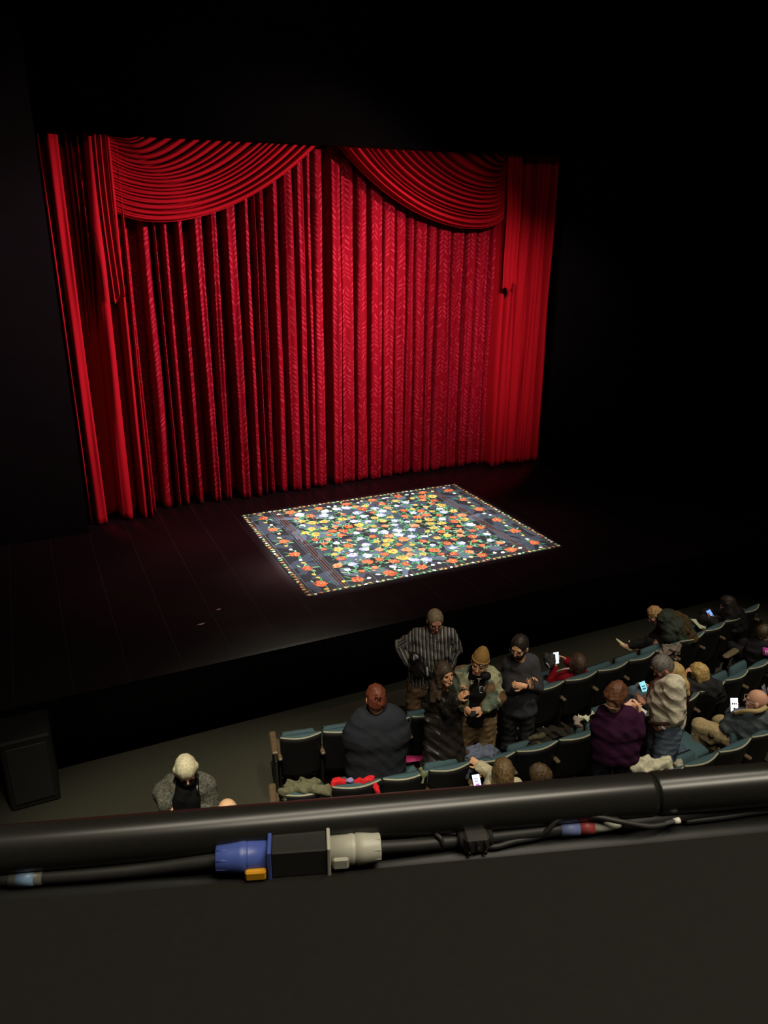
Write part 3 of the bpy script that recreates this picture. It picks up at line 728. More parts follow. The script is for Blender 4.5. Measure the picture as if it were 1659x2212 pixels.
# ================================================================== SEATS
shell_m = plain('seat_shell', (17, 17, 18), .6, .25, var=.2, scale=60)
edge_m = plain('seat_edge', (150, 150, 128), .5, .35, var=.08, scale=30)
teal_m = plain('seat_fabric', (62, 84, 90), .85, .15, var=.2, scale=120)
arm_m = plain('arm_wood', (92, 78, 58), .45, .35, var=.25, scale=20)
def row_y(r, x): return {'A': 6.14+.0315*(x-5.25)**2, 'B': 5.24+.035*(x-5.2)**2, 'C': 4.40+.037*(x-5.2)**2}[r]
def row_a(r, x): return math.atan({'A': .063, 'B': .070, 'C': .074}[r]*(x-5.25))
def seat_proto(wd=.462):
    root = empty('theatre_seat', (0, 0, 0)); h = wd/2
    def lens(zc, off, front):   # curved back, convex to the rear (-y)
        return lambda t: (-h+2*h*t, off-.052*math.sin(math.pi*t)**.9+front)
    def slab(q, z0, z1, y0f, y1f, mi=0, n=14, m=10, bev=.0, lean=.16):
        vs = []; 
        for j in range(m+1):
            z = z0+(z1-z0)*j/m; dy = -(z-.42)*lean
            for i in range(n+1):
                t = i/n; x = -h+2*h*t; rnd = 0
                vs.append((x, y0f(t)+dy, z))
            for i in range(n, -1, -1):
                t = i/n; x = -h+2*h*t; vs.append((x, y1f(t)+dy, z))
        c = 2*(n+1); fs = [(j*c+i, j*c+(i+1) % c, (j+1)*c+(i+1) % c, (j+1)*c+i) for j in range(m) for i in range(c)]
        for j, rev in ((0, 1), (m, 0)):
            for i in range(n):
                f = (j*c+i, j*c+i+1, j*c+c-2-i, j*c+c-1-i); fs.append(f[::-1] if rev else f)
        q.add(vs, fs, mi)
    rear = lambda t: .075-.058*math.sin(math.pi*t)
    q = MB(); slab(q, .28, .838, rear, lambda t: rear(t)+.022); q.build('back_shell', shell_m, root)
    q = MB(); slab(q, .838, .852, rear, lambda t: rear(t)+.019, m=1); q.build('back_edge', edge_m, root)
    q = MB(); slab(q, .38, .849, lambda t: rear(t)+.023, lambda t: .105+.012*math.sin(math.pi*t), m=12); q.build('back_cushion', teal_m, root)
    # tipped-up seat
    q = MB(); q.box((-h+.035, .19, .36), (h-.035, .27, .72), bev=.028, A=lambda v: (v[0], v[1]+(v[2]-.4)*.12, v[2])); fix_normals(q.build('seat_cushion', teal_m, root, True))
    q = MB(); q.box((-h+.04, .272, .34), (h-.04, .288, .70), bev=.006, A=lambda v: (v[0], v[1]+(v[2]-.4)*.12, v[2])); q.build('seat_pan', shell_m, root)
    q = MB(); q.box((-.03, .10, 0), (.03, .20, .37), bev=.006); q.build('pedestal', shell_m, root)
    for s_ in (-1,):
        q = MB(); q.box((s_*(h+.011)-.024, -.03, .575), (s_*(h+.011)+.024, .33, .612), bev=.012, A=lambda v: (v[0], v[1], v[2]+.06*(.33-v[1])*.3)); q.build('armrest', arm_m, root, False)
        q = MB(); q.box((s_*(h+.011)-.012, .03, 0), (s_*(h+.011)+.012, .27, .58), bev=.005); q.build('side_frame', shell_m, root)
    return root
proto = seat_proto(); first_seat = [True]
endarm_src = [c for c in proto.children if c.name.startswith('armrest')][0]; endfr_src = [c for c in proto.children if c.name.startswith('side_frame')][0]
rowdesc = {'A': 'front row', 'B': 'second row', 'C': 'third row'}
grp = {'A': 'theatre seats in the front row', 'B': 'theatre seats in the second row', 'C': 'theatre seats in the third row'}
def put_seat(r, x0, x1, label, down=False, endarm=False):
    xc = (x0+x1)/2
    if first_seat[0]: o = proto; first_seat[0] = False
    else: o = copy_tree(proto)
    o.location = (xc, row_y(r, xc)-.02, 0); o.rotation_euler = (0, 0, row_a(r, xc)); sc = (x1-x0)/math.cos(row_a(r, xc))/.484; o.scale = (sc, 1, 1)
    tag(o, label, 'seat', grp[r])
    for c in list(o.children):
        if down and c.name.startswith('seat_cushion'):
            c.rotation_euler = (math.radians(-76), 0, 0); c.location = (0, .015, .44+.09)
        if down and c.name.startswith('seat_pan'): c.rotation_euler = (math.radians(-76), 0, 0); c.location = (0, .015, .44+.09)
    if endarm:
        for s_ in (endarm_src, endfr_src):
            c = s_.copy(); COL.objects.link(c); c.parent = o; c.location = (.462+.022, 0, 0)
    return o
def ordinal(n): return ['leftmost', 'second from the left', 'third from the left', 'fourth from the left', 'fifth from the left', 'sixth from the left', 'seventh from the left', 'eighth from the left', 'ninth from the left', 'tenth from the left', 'eleventh from the left', 'twelfth from the left', 'thirteenth from the left', 'fourteenth from the left', 'rightmost'][n]
Ax = [1.88+.478*i for i in range(16)]; Ax = [1.87, 2.315, 2.80, 3.29, 3.78, 4.26, 4.75, 5.27, 5.76, 6.27, 6.73, 7.20, 7.71, 8.16, 8.60, 9.03]
occA = {3: 0, 7: 1, 11: 1, 12: 1, 13: 1}
dA = ['blue-grey topped seat at the left end of the front row, empty', 'front-row seat just left of the red-haired person, empty', 'front-row seat hidden behind the red-haired person',
      'front-row seat between the red-haired person and the woman in leather', 'front-row seat hidden behind the long-haired woman', 'front-row seat behind the person in the tan beanie',
      'front-row seat behind the man with folded arms', 'front-row seat holding the reclining person in the red sweater', 'front-row seat first to the right of the red sweater, empty',
      'front-row seat second to the right of the red sweater, empty', 'front-row seat with blue-grey cushion left of the grey coat', 'front-row seat with the grey coat hung on its back',
      'front-row seat behind the woman leaning forward in the dark coat', 'front-row seat beside the white paper, near the right end', 'front-row seat of the dark-haired woman near the right end', 'front-row seat at the right end, empty']
for i in range(15): put_seat('A', Ax[i], Ax[i+1], dA[i] if i < 14 else dA[15], down=i in (7, 11, 12, 13), endarm=i == 14)
Bx = [1.60, 2.09, 2.58, 3.05, 3.50, 4.0, 4.51, 5.03, 5.55, 6.05, 6.55, 7.01, 7.47, 7.95, 8.42, 8.9]
dB = ['second-row seat at the left end, covered with an olive coat', 'second-row seat with bright red and lilac clothes on it', 'second-row seat right of the red clothes, empty', 'second-row seat directly below the long-haired woman',
      'second-row seat with the blue-grey jacket on its back', 'second-row seat just right of the blue-grey jacket', 'second-row seat with the black coat and white shoes beside it', 'second-row seat behind the purple sweater',
      'second-row seat of the woman in jeans, behind the white shirt', 'second-row seat between the white shirt and the blonde person', 'second-row seat of the blonde person', 'second-row seat first to the right of the blonde person, empty',
      'second-row seat second to the right of the blonde person, empty', 'second-row seat beside the pink card at the right edge', 'second-row seat at the right edge of the photo']
for i in range(15):
    if Bx[i] < 8.3: put_seat('B', Bx[i], Bx[i+1], dB[i], down=i in (8, 10))
Cx = [3.42, 3.9, 4.40, 4.90, 5.40, 5.89, 6.40, 6.9]
dC = ['third-row seat of the person with the cream sleeve, partly behind the rail', 'third-row seat of the child, behind the rail', 'third-row seat behind the purple sweater, hidden by the rail', 'third-row seat under the pale coat',
      'third-row seat just left of the bald man, empty', 'third-row seat of the bald man, left of the two', 'third-row seat at the right edge, beside the bald man']
for i in range(7): put_seat('C', Cx[i], Cx[i+1], dC[i], down=i in (0, 1, 5))
# aisle end panels of the rows
def end_panel(r, x, lab, off=0):
    a = row_a(r, x); y = row_y(r, x); c, s_ = math.cos(a), math.sin(a)
    A_ = lambda v: (x+v[0]*c-v[1]*s_, y+v[0]*s_+v[1]*c, v[2])
    root = empty('aisle_end_panel', (x, y, 0)); tag(root, lab, 'panel')
    q = MB(); q.box((-.014, -.06, 0), (.014, .42, .60), A=A_, bev=.005); q.build('panel', plain('end_panel', (36, 34, 28), .6, .3, scale=20), root)
    q = MB(); q.box((-.036, .04, .60), (.036, .42, .64), A=A_, bev=.012); q.build('armrest', arm_m, root)
end_panel('A', 1.83, 'aisle end panel with brown armrest at the left end of the front row')
end_panel('B', 1.56, 'aisle end panel with brown armrest at the left end of the second row')
end_panel('A', 9.10, 'dark aisle end panel at the right end of the front row')

# ================================================================== PEOPLE
SKIN = {'fair': (222, 170, 140), 'pink': (204, 154, 130), 'tan': (196, 142, 104), 'ruddy': (190, 134, 112), 'olive': (214, 160, 124)}
class Fig:
    def __init__(s, base, label, face=(0, 1, 0), size=1.0):
        s.b = V3(base[0], base[1], 0); h = math.hypot(base[0], base[1]); s.n = V3(base[0]/h, base[1]/h, 0); s.dist = h
        s.et = -s.n; s.er = V3(s.n[1], -s.n[0], 0); s.eu = V3(0, 0, 1); s.k = size
        s.root = empty('person', tuple(s.b)); tag(s.root, label, 'person'); s.J = {}
    def P(s, px, py, d=0.0):             # sight point on the upright plane through the figure, d metres nearer the viewer
        r = ray(px, py); return r*((s.dist-d)/(r@s.n))+V3(0, 0, CAM_H)
    def D(s, r, t, u): return nrm(s.er*r+s.et*t+s.eu*u)
    def L(s, r, t, z): return s.b+s.er*r+s.et*t+V3(0, 0, z)
HK = .93
FRN = lambda F, U: (nrm(np.cross(F, nrm(U-(U@F)*F))), F, nrm(U-(U@F)*F))
def head_prims(S, C, F, U, neck, k=1.0, mi=0, beard=None, lip=1, eye=2, nk=.052):
    Rr, F, U = FRN(nrm(F), nrm(U)); fr = np.array([Rr, F, U]); a = lambda r, f, u: C+(Rr*r+F*f+U*u)*k
    S.ell(a(0, -.008, .022), fr, V3(.077, .096, .098)*k, mi, .01)
    S.ell(a(0, .022, -.035), fr, V3(.060, .068, .085)*k, mi, .02)
    S.cone(a(-.022, .062, -.096), a(.022, .062, -.096), .020*k, .020*k, mi if beard is None else beard, .015)
    S.cone(a(0, .088, .006), a(0, .110, -.028), .0085*k, .0115*k, mi, .007)
    S.cone(a(-.036, .076, .024), a(.036, .076, .024), .0125*k, .0125*k, mi, .012)
    for e in (-1, 1):
        S.ell(a(e*.031, .096, .004), fr, V3(.017, .014, .011)*k, mi, .008, True)
        S.ell(a(e*.032, .076, .004), fr, V3(.014, .0125, .009)*k, eye, .002)
        S.ell(a(e*.080, -.008, -.012), fr, V3(.010, .020, .032)*k, mi, .006)
        S.ell(a(e*.040, .066, -.030), fr, V3(.018, .016, .016)*k, mi, .02)
    S.cone(a(-.018, .088, -.062), a(.018, .088, -.062), .0062*k, .0062*k, lip, .003)
    if beard is not None:
        for e in (-1, 1): S.cone(a(e*.058, .02, -.035), a(e*.030, .062, -.088), .020*k, .024*k, beard, .012)
        S.cone(a(-.026, .088, -.050), a(.026, .088, -.050), .009*k, .009*k, beard, .005)
    S.cone(C-U*.060*k-F*.016*k, neck, nk*k, nk*1.12*k, mi, .03)
def hand_prims(S, W, D_, N_, side, mi=0, curl=.5, k=1.0, spread=.04, thumb=.5):
    k *= .88; curl = max(curl, .35)
    D_ = nrm(D_); N_ = nrm(N_-(N_@D_)*D_); T = nrm(np.cross(D_, N_))*side; fr = np.array([T, D_, N_])
    S.cone(W-D_*.01, W+D_*.03*k, .026*k, .027*k, mi, .012, N_, 1.35)
    S.ell(W+D_*.055*k, fr, V3(.041, .052, .0175)*k, mi, .012)
    for i in range(4):
        o = (.029-.0195*i)*k; L = [.043, .048, .045, .035][i]*k; p = W+D_*(.090-.004*abs(i-1.3))*k+T*o; ang = curl*.7
        dd = nrm(D_+T*spread*(1.4-i)*.4)
        for j, f in enumerate((1.0, .66, .5)):
            dr = dd*math.cos(ang)+N_*math.sin(ang); e = p+dr*L*f; S.cone(p, e, (.0098-.0008*j)*k, (.0092-.0009*j)*k, mi, .004); p = e; ang += curl*.9
    p = W+D_*.028*k+T*.030*k; e = p+nrm(T*.75+D_*.62+N_*.35*thumb)*.042*k; S.cone(p, e, .0145*k, .0118*k, mi, .008)
    S.cone(e, e+nrm(T*.25+D_*.9+N_*.55*thumb)*.034*k, .0112*k, .0092*k, mi, .004)

def person(f, J, skin='fair', head=None, hands=None, bulk=1.0, top=None, bottom=None, hair=None, shoes=(24, 22, 20), sleeve='long', hem=None, belly=0, res=.0062,
           beard=None, extra_body=None, chest_n=None, k=1.0, depth=1.0, nk=.052, wr=.014, top_attr=False, lipc=(160, 96, 86), armr=1.0, legr=1.0):
    """J: joints in world space. Builds one continuous body and clothing parts over it."""
    head = head or {}; C = J['head']; F = head.get('F', f.et); U = head.get('U', V3(0, 0, 1))
    skn = M(SKIN[skin] if isinstance(skin, str) else skin, .55, .35, var=.08, scale=14)
    mats = [skn, M(lipc, .5, .3), M(head.get('eye', (30, 24, 20)), .3, .5), M(beard or (30, 26, 22), .9, .1)]
    shm = (J['shL']+J['shR'])/2; lat = nrm(J['shR']-J['shL']); spine = nrm(shm-J['hip']); N_ = nrm(np.cross(lat, spine)) if chest_n is None else nrm(chest_n)
    hw = .088*bulk; hl = J['hip']-lat*hw; hr = J['hip']+lat*hw; J.setdefault('hipL', hl); J.setdefault('hipR', hr)
    chest = shm*.68+J['hip']*.32; waist = shm*.30+J['hip']*.70
    def torso(S, g, mi=0):
        S.cone(J['shL']*.84+shm*.16, J['shR']*.84+shm*.16, .060*k+g, .060*k+g, mi, .04)
        S.cone(shm-spine*.03, chest, .088*k*bulk*depth+g, .104*k*bulk*depth+g, mi, .05, lat, .60)
        S.cone(chest, waist, .104*k*bulk*depth+g, .097*k*bulk*depth+g, mi, .05, lat, .63)
        S.cone(waist, J['hip'], .097*k*bulk*depth+g, .108*k*bulk+g, mi, .05, lat, .66)
        if belly: S.ell(waist+N_*belly*.55, np.array([lat, N_, spine]), V3(.15*bulk, .09+belly*.6, .15)+g, mi, .05)
    def arm(S, sd, g, r=(.050, .043, .040, .028), upto=1.0, mi=0):
        a, e, w_ = J['sh'+sd], J['el'+sd], J['wr'+sd]; m = armr*k
        S.cone(a, e, r[0]*m+g, r[1]*m+g, mi, .025)
        if upto > 0: S.cone(e, e+(w_-e)*upto, r[2]*m+g, (r[2]+(r[3]-r[2])*upto)*m+g, mi, .018)
    def leg(S, sd, g, mi=0, upto=1.0):
        a, kn, an = J['hip'+sd], J['kn'+sd], J['an'+sd]
        S.cone(a, kn, .082*legr*k+g, .055*legr*k+g, mi, .03); S.cone(kn, kn+(an-kn)*upto, .052*legr*k+g, (.052+(.036-.052)*upto)*legr*k+g, mi, .02)
    B = SDF(.02); torso(B, -.004)
    for sd in 'LR': arm(B, sd, 0)
    if 'knL' in J:
        for sd in 'LR':
            leg(B, sd, -.004); fd = J.get('foot'+sd, f.et); B.cone(J['an'+sd]+V3(0, 0, -.02), J['an'+sd]+fd*.13+V3(0, 0, -.05), .033, .028, 0, .02)
    head_prims(B, C, F, U, shm+spine*.045 if 'neck' not in J else J['neck'], head.get('k', 1.0)*k*HK, beard=3 if beard else None, nk=nk)
    for sd, side in (('L', 1), ('R', 1)):
        h = (hands or {}).get(sd)
        if h is None:
            dd = nrm(J['wr'+sd]-J['el'+sd]); hand_prims(B, J['wr'+sd], dd, N_, 1, 0, .6, k)
        elif h != 'hidden': hand_prims(B, J['wr'+sd], h[0], h[1], h[2], 0, h[3], k*(h[4] if len(h) > 4 else 1.0))
    if extra_body: extra_body(B)
    body = sdf_obj('body', B, mats, f.root, res)
    out = {'body': body}
    if bottom:
        S = SDF(.025); g = bottom.get('g', .012)
        tk = 0 if top and top.get('tuck') is not None else -.014; S.cone(waist*.5+J['hip']*.5 if tk == 0 else waist*.2+J['hip']*.8, J['hip'], .100*k*bulk*depth+g+tk, .110*k*bulk+g+tk, 0, .05, lat, .66)
        if 'knL' in J:
            for sd in 'LR': leg(S, sd, g+bottom.get('wide', 0), upto=.97)
        out['trousers'] = sdf_obj(bottom.get('name', 'trousers'), S, bottom['mat'], f.root, .0085, bottom.get('wr', .014), 26, 3, wdir=None)
    if 'knL' in J and shoes is not None:
        for sd in 'LR':
            S = SDF(.015); a = J['an'+sd]; fd = J.get('foot'+sd, f.et); z = max(a[2]-.075, 0)
            S.cone(V3(a[0], a[1], z+.045)-fd*.04, V3(a[0], a[1], z+.036)+fd*.15, .042, .034, 0); S.cone(a, V3(a[0], a[1], z+.04), .044, .046, 0)
            sdf_obj('shoe', S, M(shoes, .4, .4), f.root, .0085)
    if top:
        S = SDF(.02); g = top.get('g', .014); torso(S, g)
        if top.get('collar'): S.cone(shm+spine*.01, shm+spine*top['collar'], .072+g, .062+g, 0, .03)
        up = {'long': .94, 'elbow': .30, 'short': 0}[sleeve]
        for sd in 'LR':
            arm(S, sd, g+top.get('loose', 0), upto=up)
            if sleeve == 'short': pass
        if hem is not None:
            hp = J['hip']+(J['hip']-shm)/np.linalg.norm(J['hip']-shm)*hem; S.cone(waist, hp, .105*bulk+g, .125*bulk+g*1.3+hem*.10, 0, .05, lat, .68)
        nc = J['neck'] if 'neck' in J else shm+spine*.05
        S.cone(nc+nrm(C-nc)*.0, C, .060, .058, 0, .012, sub=True)
        if top.get('tuck') is not None: tp = waist*(1-top['tuck'])+J['hip']*top['tuck']; S.cut(tp, -spine)
        elif hem is None: S.cut(J['hip']-spine*.06, -spine)
        else: S.cut(J['hip']-spine*(hem+.06), -spine)
        attr = None
        if top_attr:
            prims = list(S.p)
            def attr(V):
                val = (V-shm)@lat; ds = []
                for sd in 'LR':
                    for a, b_ in ((J['sh'+sd], J['el'+sd]), (J['el'+sd], J['wr'+sd])):
                        ba = b_-a; h = np.clip(((V-a)@ba)/(ba@ba), 0, 1); q_ = V-a-h[:, None]*ba; ax = nrm(ba); e1 = nrm(np.cross(ax, V3(.3, .5, .8))); e2 = np.cross(ax, e1)
                        dist = np.linalg.norm(q_, axis=1)-.058; dist = np.where((h <= .18) & (a is J['sh'+sd]), 9, dist)
                        m = dist < .012
                        val = np.where(m, np.arctan2(q_@e2, q_@e1)*.055, val)
                return val
        out['top'] = sdf_obj(top.get('name', 'shirt'), S, top['mat'], f.root, top.get('res', .0075), top.get('wr', wr), top.get('wf', 24), top.get('seed', 1), attr=attr)
    if hair: hair_obj(f, C, F, U, head.get('k', 1.0)*k*HK, **hair)
    return out
def hair_mat(rgb, rgb2=None):
    key = ('hair', rgb, rgb2)
    if key in MATS: return MATS[key]
    m, nt, b = newmat('hair_%02x%02x%02x' % rgb); vec = coords(nt)[0]
    mp = nt.nodes.new('ShaderNodeMapping'); mp.inputs['Scale'].default_value = (1, 1, .25); nt.links.new(vec, mp.inputs[0])
    n = noise(nt, mp.outputs[0], 70, 3, .6); c1 = lin(rgb); c2 = lin(rgb2 or tuple(min(255, int(v*1.5)+12) for v in rgb))
    nt.links.new(mixc(nt, n.step(.15, .95), c1, c2), b.inputs['Base Color']); b.inputs['Roughness'].default_value = .55; b.inputs['Specular IOR Level'].default_value = .35
    bp = nt.nodes.new('ShaderNodeBump'); bp.inputs['Strength'].default_value = .5; bp.inputs['Distance'].default_value = .008
    nt.links.new(n.s, bp.inputs['Height']); nt.links.new(bp.outputs[0], b.inputs['Normal']); MATS[key] = m; return m
def hair_obj(f, C, F, U, k, rgb=(60, 40, 30), rgb2=None, style='short', locks=None, wr=.005, name='hair', puff=1.0, lowz=-.03, seed=2, wf=60):
    Rr, F, U = FRN(nrm(F), nrm(U)); fr = np.array([Rr, F, U]); a = lambda r, ff, u: C+(Rr*r+F*ff+U*u)*k
    S = SDF(.015); S.ell(a(0, -.012, .028), fr, V3(.084, .101, .101)*k*puff, 0)
    S.ell(a(0, -.040, -.015), fr, V3(.080, .075, .085)*k*puff, 0, .02)
    if style in ('bob', 'long'):
        for e in (-1, 1): S.cone(a(e*.068, -.01, .02), a(e*.070, -.012, -.085 if style == 'bob' else -.12), .036*k*puff, .030*k*puff, 0, .02)
        S.cone(a(0, -.055, .02), a(0, -.060, -.10), .070*k*puff, .055*k*puff, 0, .02)
    for l in (locks or []): S.cone(*l, 0, .02)
    # opening for the face
    S.ell(a(0, .105, -.050), fr, V3(.064 if style != 'short' else .078, .085, .100)*k, 0, .006, True)
    if style == 'short':
        S.cut(a(0, -.05, -.060), -U*.9+F*-.25) if lowz < 0 else None
        S.cut(a(0, .03, -.012), -U*.8+F*.6) if lowz < 0 else None
        S.ell(a(0, .112, -.018), fr, V3(.072, .085, .098)*k, 0, .006, True)
        S.ell(a(0, .06, -.115), fr, V3(.12, .10, .085)*k, 0, .01, True)
        for e in (-1, 1): S.ell(a(e*.085, .005, -.02), fr, V3(.022, .028, .036)*k, 0, .005, True)
    return sdf_obj(name, S, hair_mat(rgb, rgb2), f.root, .006, wr*.55, wf, seed)
def glasses(f, C, F, U, k=1.0, rgb=(20, 18, 16)):
    k *= .855
    Rr, F, U = FRN(nrm(F), nrm(U)); a = lambda r, ff, u: C+(Rr*r+F*ff+U*u)*k; q = MB()
    for e in (-1, 1):
        ring = [a(e*.033+.024*math.cos(t), .112, .004+.018*math.sin(t)) for t in np.linspace(0, 2*math.pi, 19)]
        q.tube(ring, .0024*k, 6, cap=False); q.tube([a(e*.057, .110, .010), a(e*.082, .05, .008), a(e*.085, -.01, .004)], .0024*k, 6)
    q.tube([a(-.010, .115, .008), a(.010, .115, .008)], .0024*k, 6); return q.build('glasses', M(rgb, .3, .5), f.root, True)
def legs(f, J, spread=.10, bend=0.0, toe=None):
    lat = nrm((J['shR']-J['shL'])*V3(1, 1, 0)); h = J['hip']
    for sd, e in (('L', -1), ('R', 1)):
        J['kn'+sd] = h+lat*e*spread*.95+V3(0, 0, -h[2]*.47)+(toe if toe is not None else f.et)*(.03+bend); J['an'+sd] = V3(h[0], h[1], .075)+lat*e*spread*1.1
        J['foot'+sd] = nrm(toe*V3(1, 1, 0)) if toe is not None else f.et
def sit(f, J, hipx, r, fwd=None, z=.47, down=.42, spread=.11, ang=None):
    """legs of someone on a seat facing the stage"""
    fwd = nrm(fwd) if fwd is not None else V3(0, 1, 0); lat = nrm(np.cross(fwd, V3(0, 0, 1)))
    for sd, e in (('L', -1), ('R', 1)):
        J['kn'+sd] = J['hip']+lat*e*spread+fwd*.42+V3(0, 0, .03); J['an'+sd] = J['hip']+lat*e*spread+fwd*.46+V3(0, 0, .09-J['hip'][2]); J['foot'+sd] = fwd
        J['hip'+sd] = J['hip']+lat*e*.085
def cloth_mat(name, rgb, **k): return plain(name, rgb, .85, .12, **k)
def phone(center, up, normal, label, w_=.072, h=.148, col=(150, 190, 255), k=2.2, detail=None, case=(26, 26, 28)):
    up = nrm(up); n = nrm(normal-(normal@up)*up); r = np.cross(up, n); root = empty('phone', tuple(center)); tag(root, label, 'phone')
    A_ = lambda v: center+r*v[0]+up*v[1]+n*v[2]
    q = MB(); q.box((-w_/2, -h/2, -.004), (w_/2, h/2, .004), A=A_, bev=.003); q.build('case', M(case, .4, .5), root)
    q = MB(); q.box((-w_/2+.004, -h/2+.004, .0041), (w_/2-.004, h/2-.004, .0052), A=A_); q.build('screen', emit('screen_light', col, k), root)
    for i, (x0, y0, x1, y1, c, kk) in enumerate(detail or []):
        q = MB(); q.box((x0*w_, y0*h, .0053), (x1*w_, y1*h, .0058), A=A_); q.build('screen_mark', emit('screen_mark', c, kk), root)
    return root
def heap(name, pts, mat, label, cat, wr=.012, wf=30, seed=1, res=.008, k=.03, flat=None, zmin=None, group=None):
    """crumpled cloth: pts = [(a, b, ra, rb)] in world space"""
    S = SDF(k)
    for a, b_, ra, rb in pts: S.cone(a, b_, ra, rb, 0, None, flat, 1.6 if flat is not None else 1.0)
    o = sdf_obj(name, S, mat, None, res, wr*1.9, wf, seed, zmin=zmin); return tag(o, label, cat, group)

# ------------------------------------------------------------------ the people, front to back by row
Z = V3(0, 0, 1); KP = 1.03
def shirt_striped():
    m, nt, b = newmat('striped_shirt'); at = nt.nodes.new('ShaderNodeAttribute'); at.attribute_name = 'stripe'
    s = X(nt, at.outputs['Fac']); a = ((s*(1/.040)).fract()-.5).abs().lt(.10); c = ((s*(1/.040)+.32).fract()-.5).abs().lt(.05)
    nt.links.new(mixc(nt, a.max(c*.6), lin((42, 42, 44)), lin((160, 154, 146))), b.inputs['Base Color']); b.inputs['Roughness'].default_value = .8; return m
# 1 man in the striped shirt, hands on hips, in front of the first row
f = Fig((3.75, 6.60), 'grey-haired person in a dark striped shirt, hands on hips, standing before the front row')
P = f.P
J = dict(head=P(940, 1341, .06), shL=P(902, 1372), shR=P(972, 1370), hip=P(916, 1480), elL=P(864, 1394, -.02), wrL=P(882, 1434, .08), elR=P(987, 1402, -.06), wrR=P(972, 1438, -.02), neck=P(940, 1370, .02))
legs(f, J, .12); F = f.D(.22, .92, -.30); U = f.D(.05, .2, .97)
person(f, J, 'ruddy', dict(F=F, U=U, k=1.12), {'L': (f.D(.55, .3, -.75), f.D(.6, -.6, .1), -1, .9), 'R': (f.D(-.6, .2, -.5), f.D(-.5, -.6, 0), 1, .8)}, bulk=1.04, k=KP, depth=1.15, belly=.03,
       top=dict(mat=shirt_striped(), g=.016, loose=.006, collar=.035, wr=.012, tuck=.8), bottom=dict(mat=M((104, 82, 62), .85, .1, scale=60), g=.016, wide=.012), top_attr=True,
       hair=dict(rgb=(96, 84, 66), rgb2=(150, 132, 104)))
glasses(f, J['head'], F, U, 1.2)
for py in (1383, 1402, 1420, 1440):
    c = P(942-(py-1383)*.05, py, .205); q = MB(); q.tube([c, c+f.et*.006], .006, 10); q.build('button', M((190, 190, 180), .3, .5), f.root, True)
heap('folded_jacket', [(P(893, 1420, .14), P(908, 1450, .16), .05, .055), (P(904, 1428, .14), P(925, 1456, .15), .045, .045)], M((26, 26, 27), .32, .5, scale=50), 'shiny black jacket tucked under the arm of the person in stripes', 'jacket', .014, 34, 5)

# 2 long-haired woman in the black leather coat
f = Fig((3.38, 5.80), 'long-haired person in a black leather coat, smiling, left of the tan beanie'); P = f.P
J = dict(head=P(960, 1455, .06), shL=P(938, 1494, -.04), shR=P(969, 1492, -.10), hip=P(956, 1568, -.02), elL=P(968, 1533, .14), wrL=P(990, 1510, .22), elR=P(992, 1520, -.06), wrR=P(1004, 1500, .06), neck=P(957, 1484, -.02))
legs(f, J, .08, toe=f.D(.9, .2, 0)); F = f.D(.62, .76, .12); U = f.D(-.16, -.12, .96)
person(f, J, (214, 160, 120), dict(F=F, U=U, k=1.06), {'L': (f.D(.50, .2, .80), f.D(.5, -.6, -.2), -1, .9), 'R': (f.D(.1, .1, .98), f.D(-.7, .5, 0), 1, .7)}, bulk=.92, k=KP*.97, nk=.046,
       top=dict(name='coat', mat=M((36, 32, 28), .42, .4, scale=25), g=.016, wr=.018, wf=26), hem=.40, bottom=dict(mat=M((24, 24, 25))), lipc=(190, 110, 100),
       hair=dict(rgb=(30, 24, 20), rgb2=(96, 78, 62), style='long', puff=1.04, locks=[(P(948, 1450, -.02), P(941, 1486, .06), .060, .058), (P(941, 1480, .06), P(936, 1512, .10), .056, .036), (P(950, 1478, .05), P(948, 1508, .13), .044, .026)], wr=.007))
Rr, F_, U_ = FRN(F, U); hc = J['head']
q = MB(); q.tube([hc+(Rr*x+F_*(.099-abs(x)*.35)+U_*(-.062+abs(x)*.10))*1.06*KP*HK for x in np.linspace(-.015, .015, 7)], .0040, 6); q.build('teeth', M((225, 215, 200), .4, .4), f.root, True)
q = MB(); q.tube([J['wrL']-nrm(J['wrL']-J['elL'])*.03, J['wrL']-nrm(J['wrL']-J['elL'])*.0], .042, 18); q.build('cuff', M((128, 132, 138), .7, .2), f.root, True)
phone(P(1008, 1473, .24), f.D(.10, .05, 1), f.D(.95, .12, -.05), 'light phone seen edge-on, held up by the long-haired person', k=.02, col=(80, 80, 80), w_=.08, h=.165, case=(205, 205, 198))

# 3 person in the tan beanie
camo, nt, b = newmat('patchwork_jacket'); vec = coords(nt)[0]; n = noise(nt, vec, 7.0, 2); n2 = noise(nt, vec, 4.3, 1)
c1 = mixc(nt, n.step(.46, .50), lin((150, 148, 116)), lin((92, 104, 88))); c2 = mixc(nt, n2.step(.56, .59), c1, lin((104, 78, 52)))
nt.links.new(c2, b.inputs['Base Color']); b.inputs['Roughness'].default_value = .75
f = Fig((3.83, 5.72), 'person in a tan beanie and open camouflage jacket over a black top'); P = f.P
J = dict(head=P(1036, 1431, .10), shL=P(1000, 1457, -.02), shR=P(1063, 1460, -.02), hip=P(1030, 1548), elL=P(985, 1500, .02), wrL=P(1003, 1527, .20), elR=P(1074, 1508, .02), wrR=P(1044, 1532, .20), neck=P(1036, 1458, .02))
legs(f, J, .12); F = f.D(-.14, .95, -.16); U = f.D(.18, .12, .97)
def front_open(S): pass
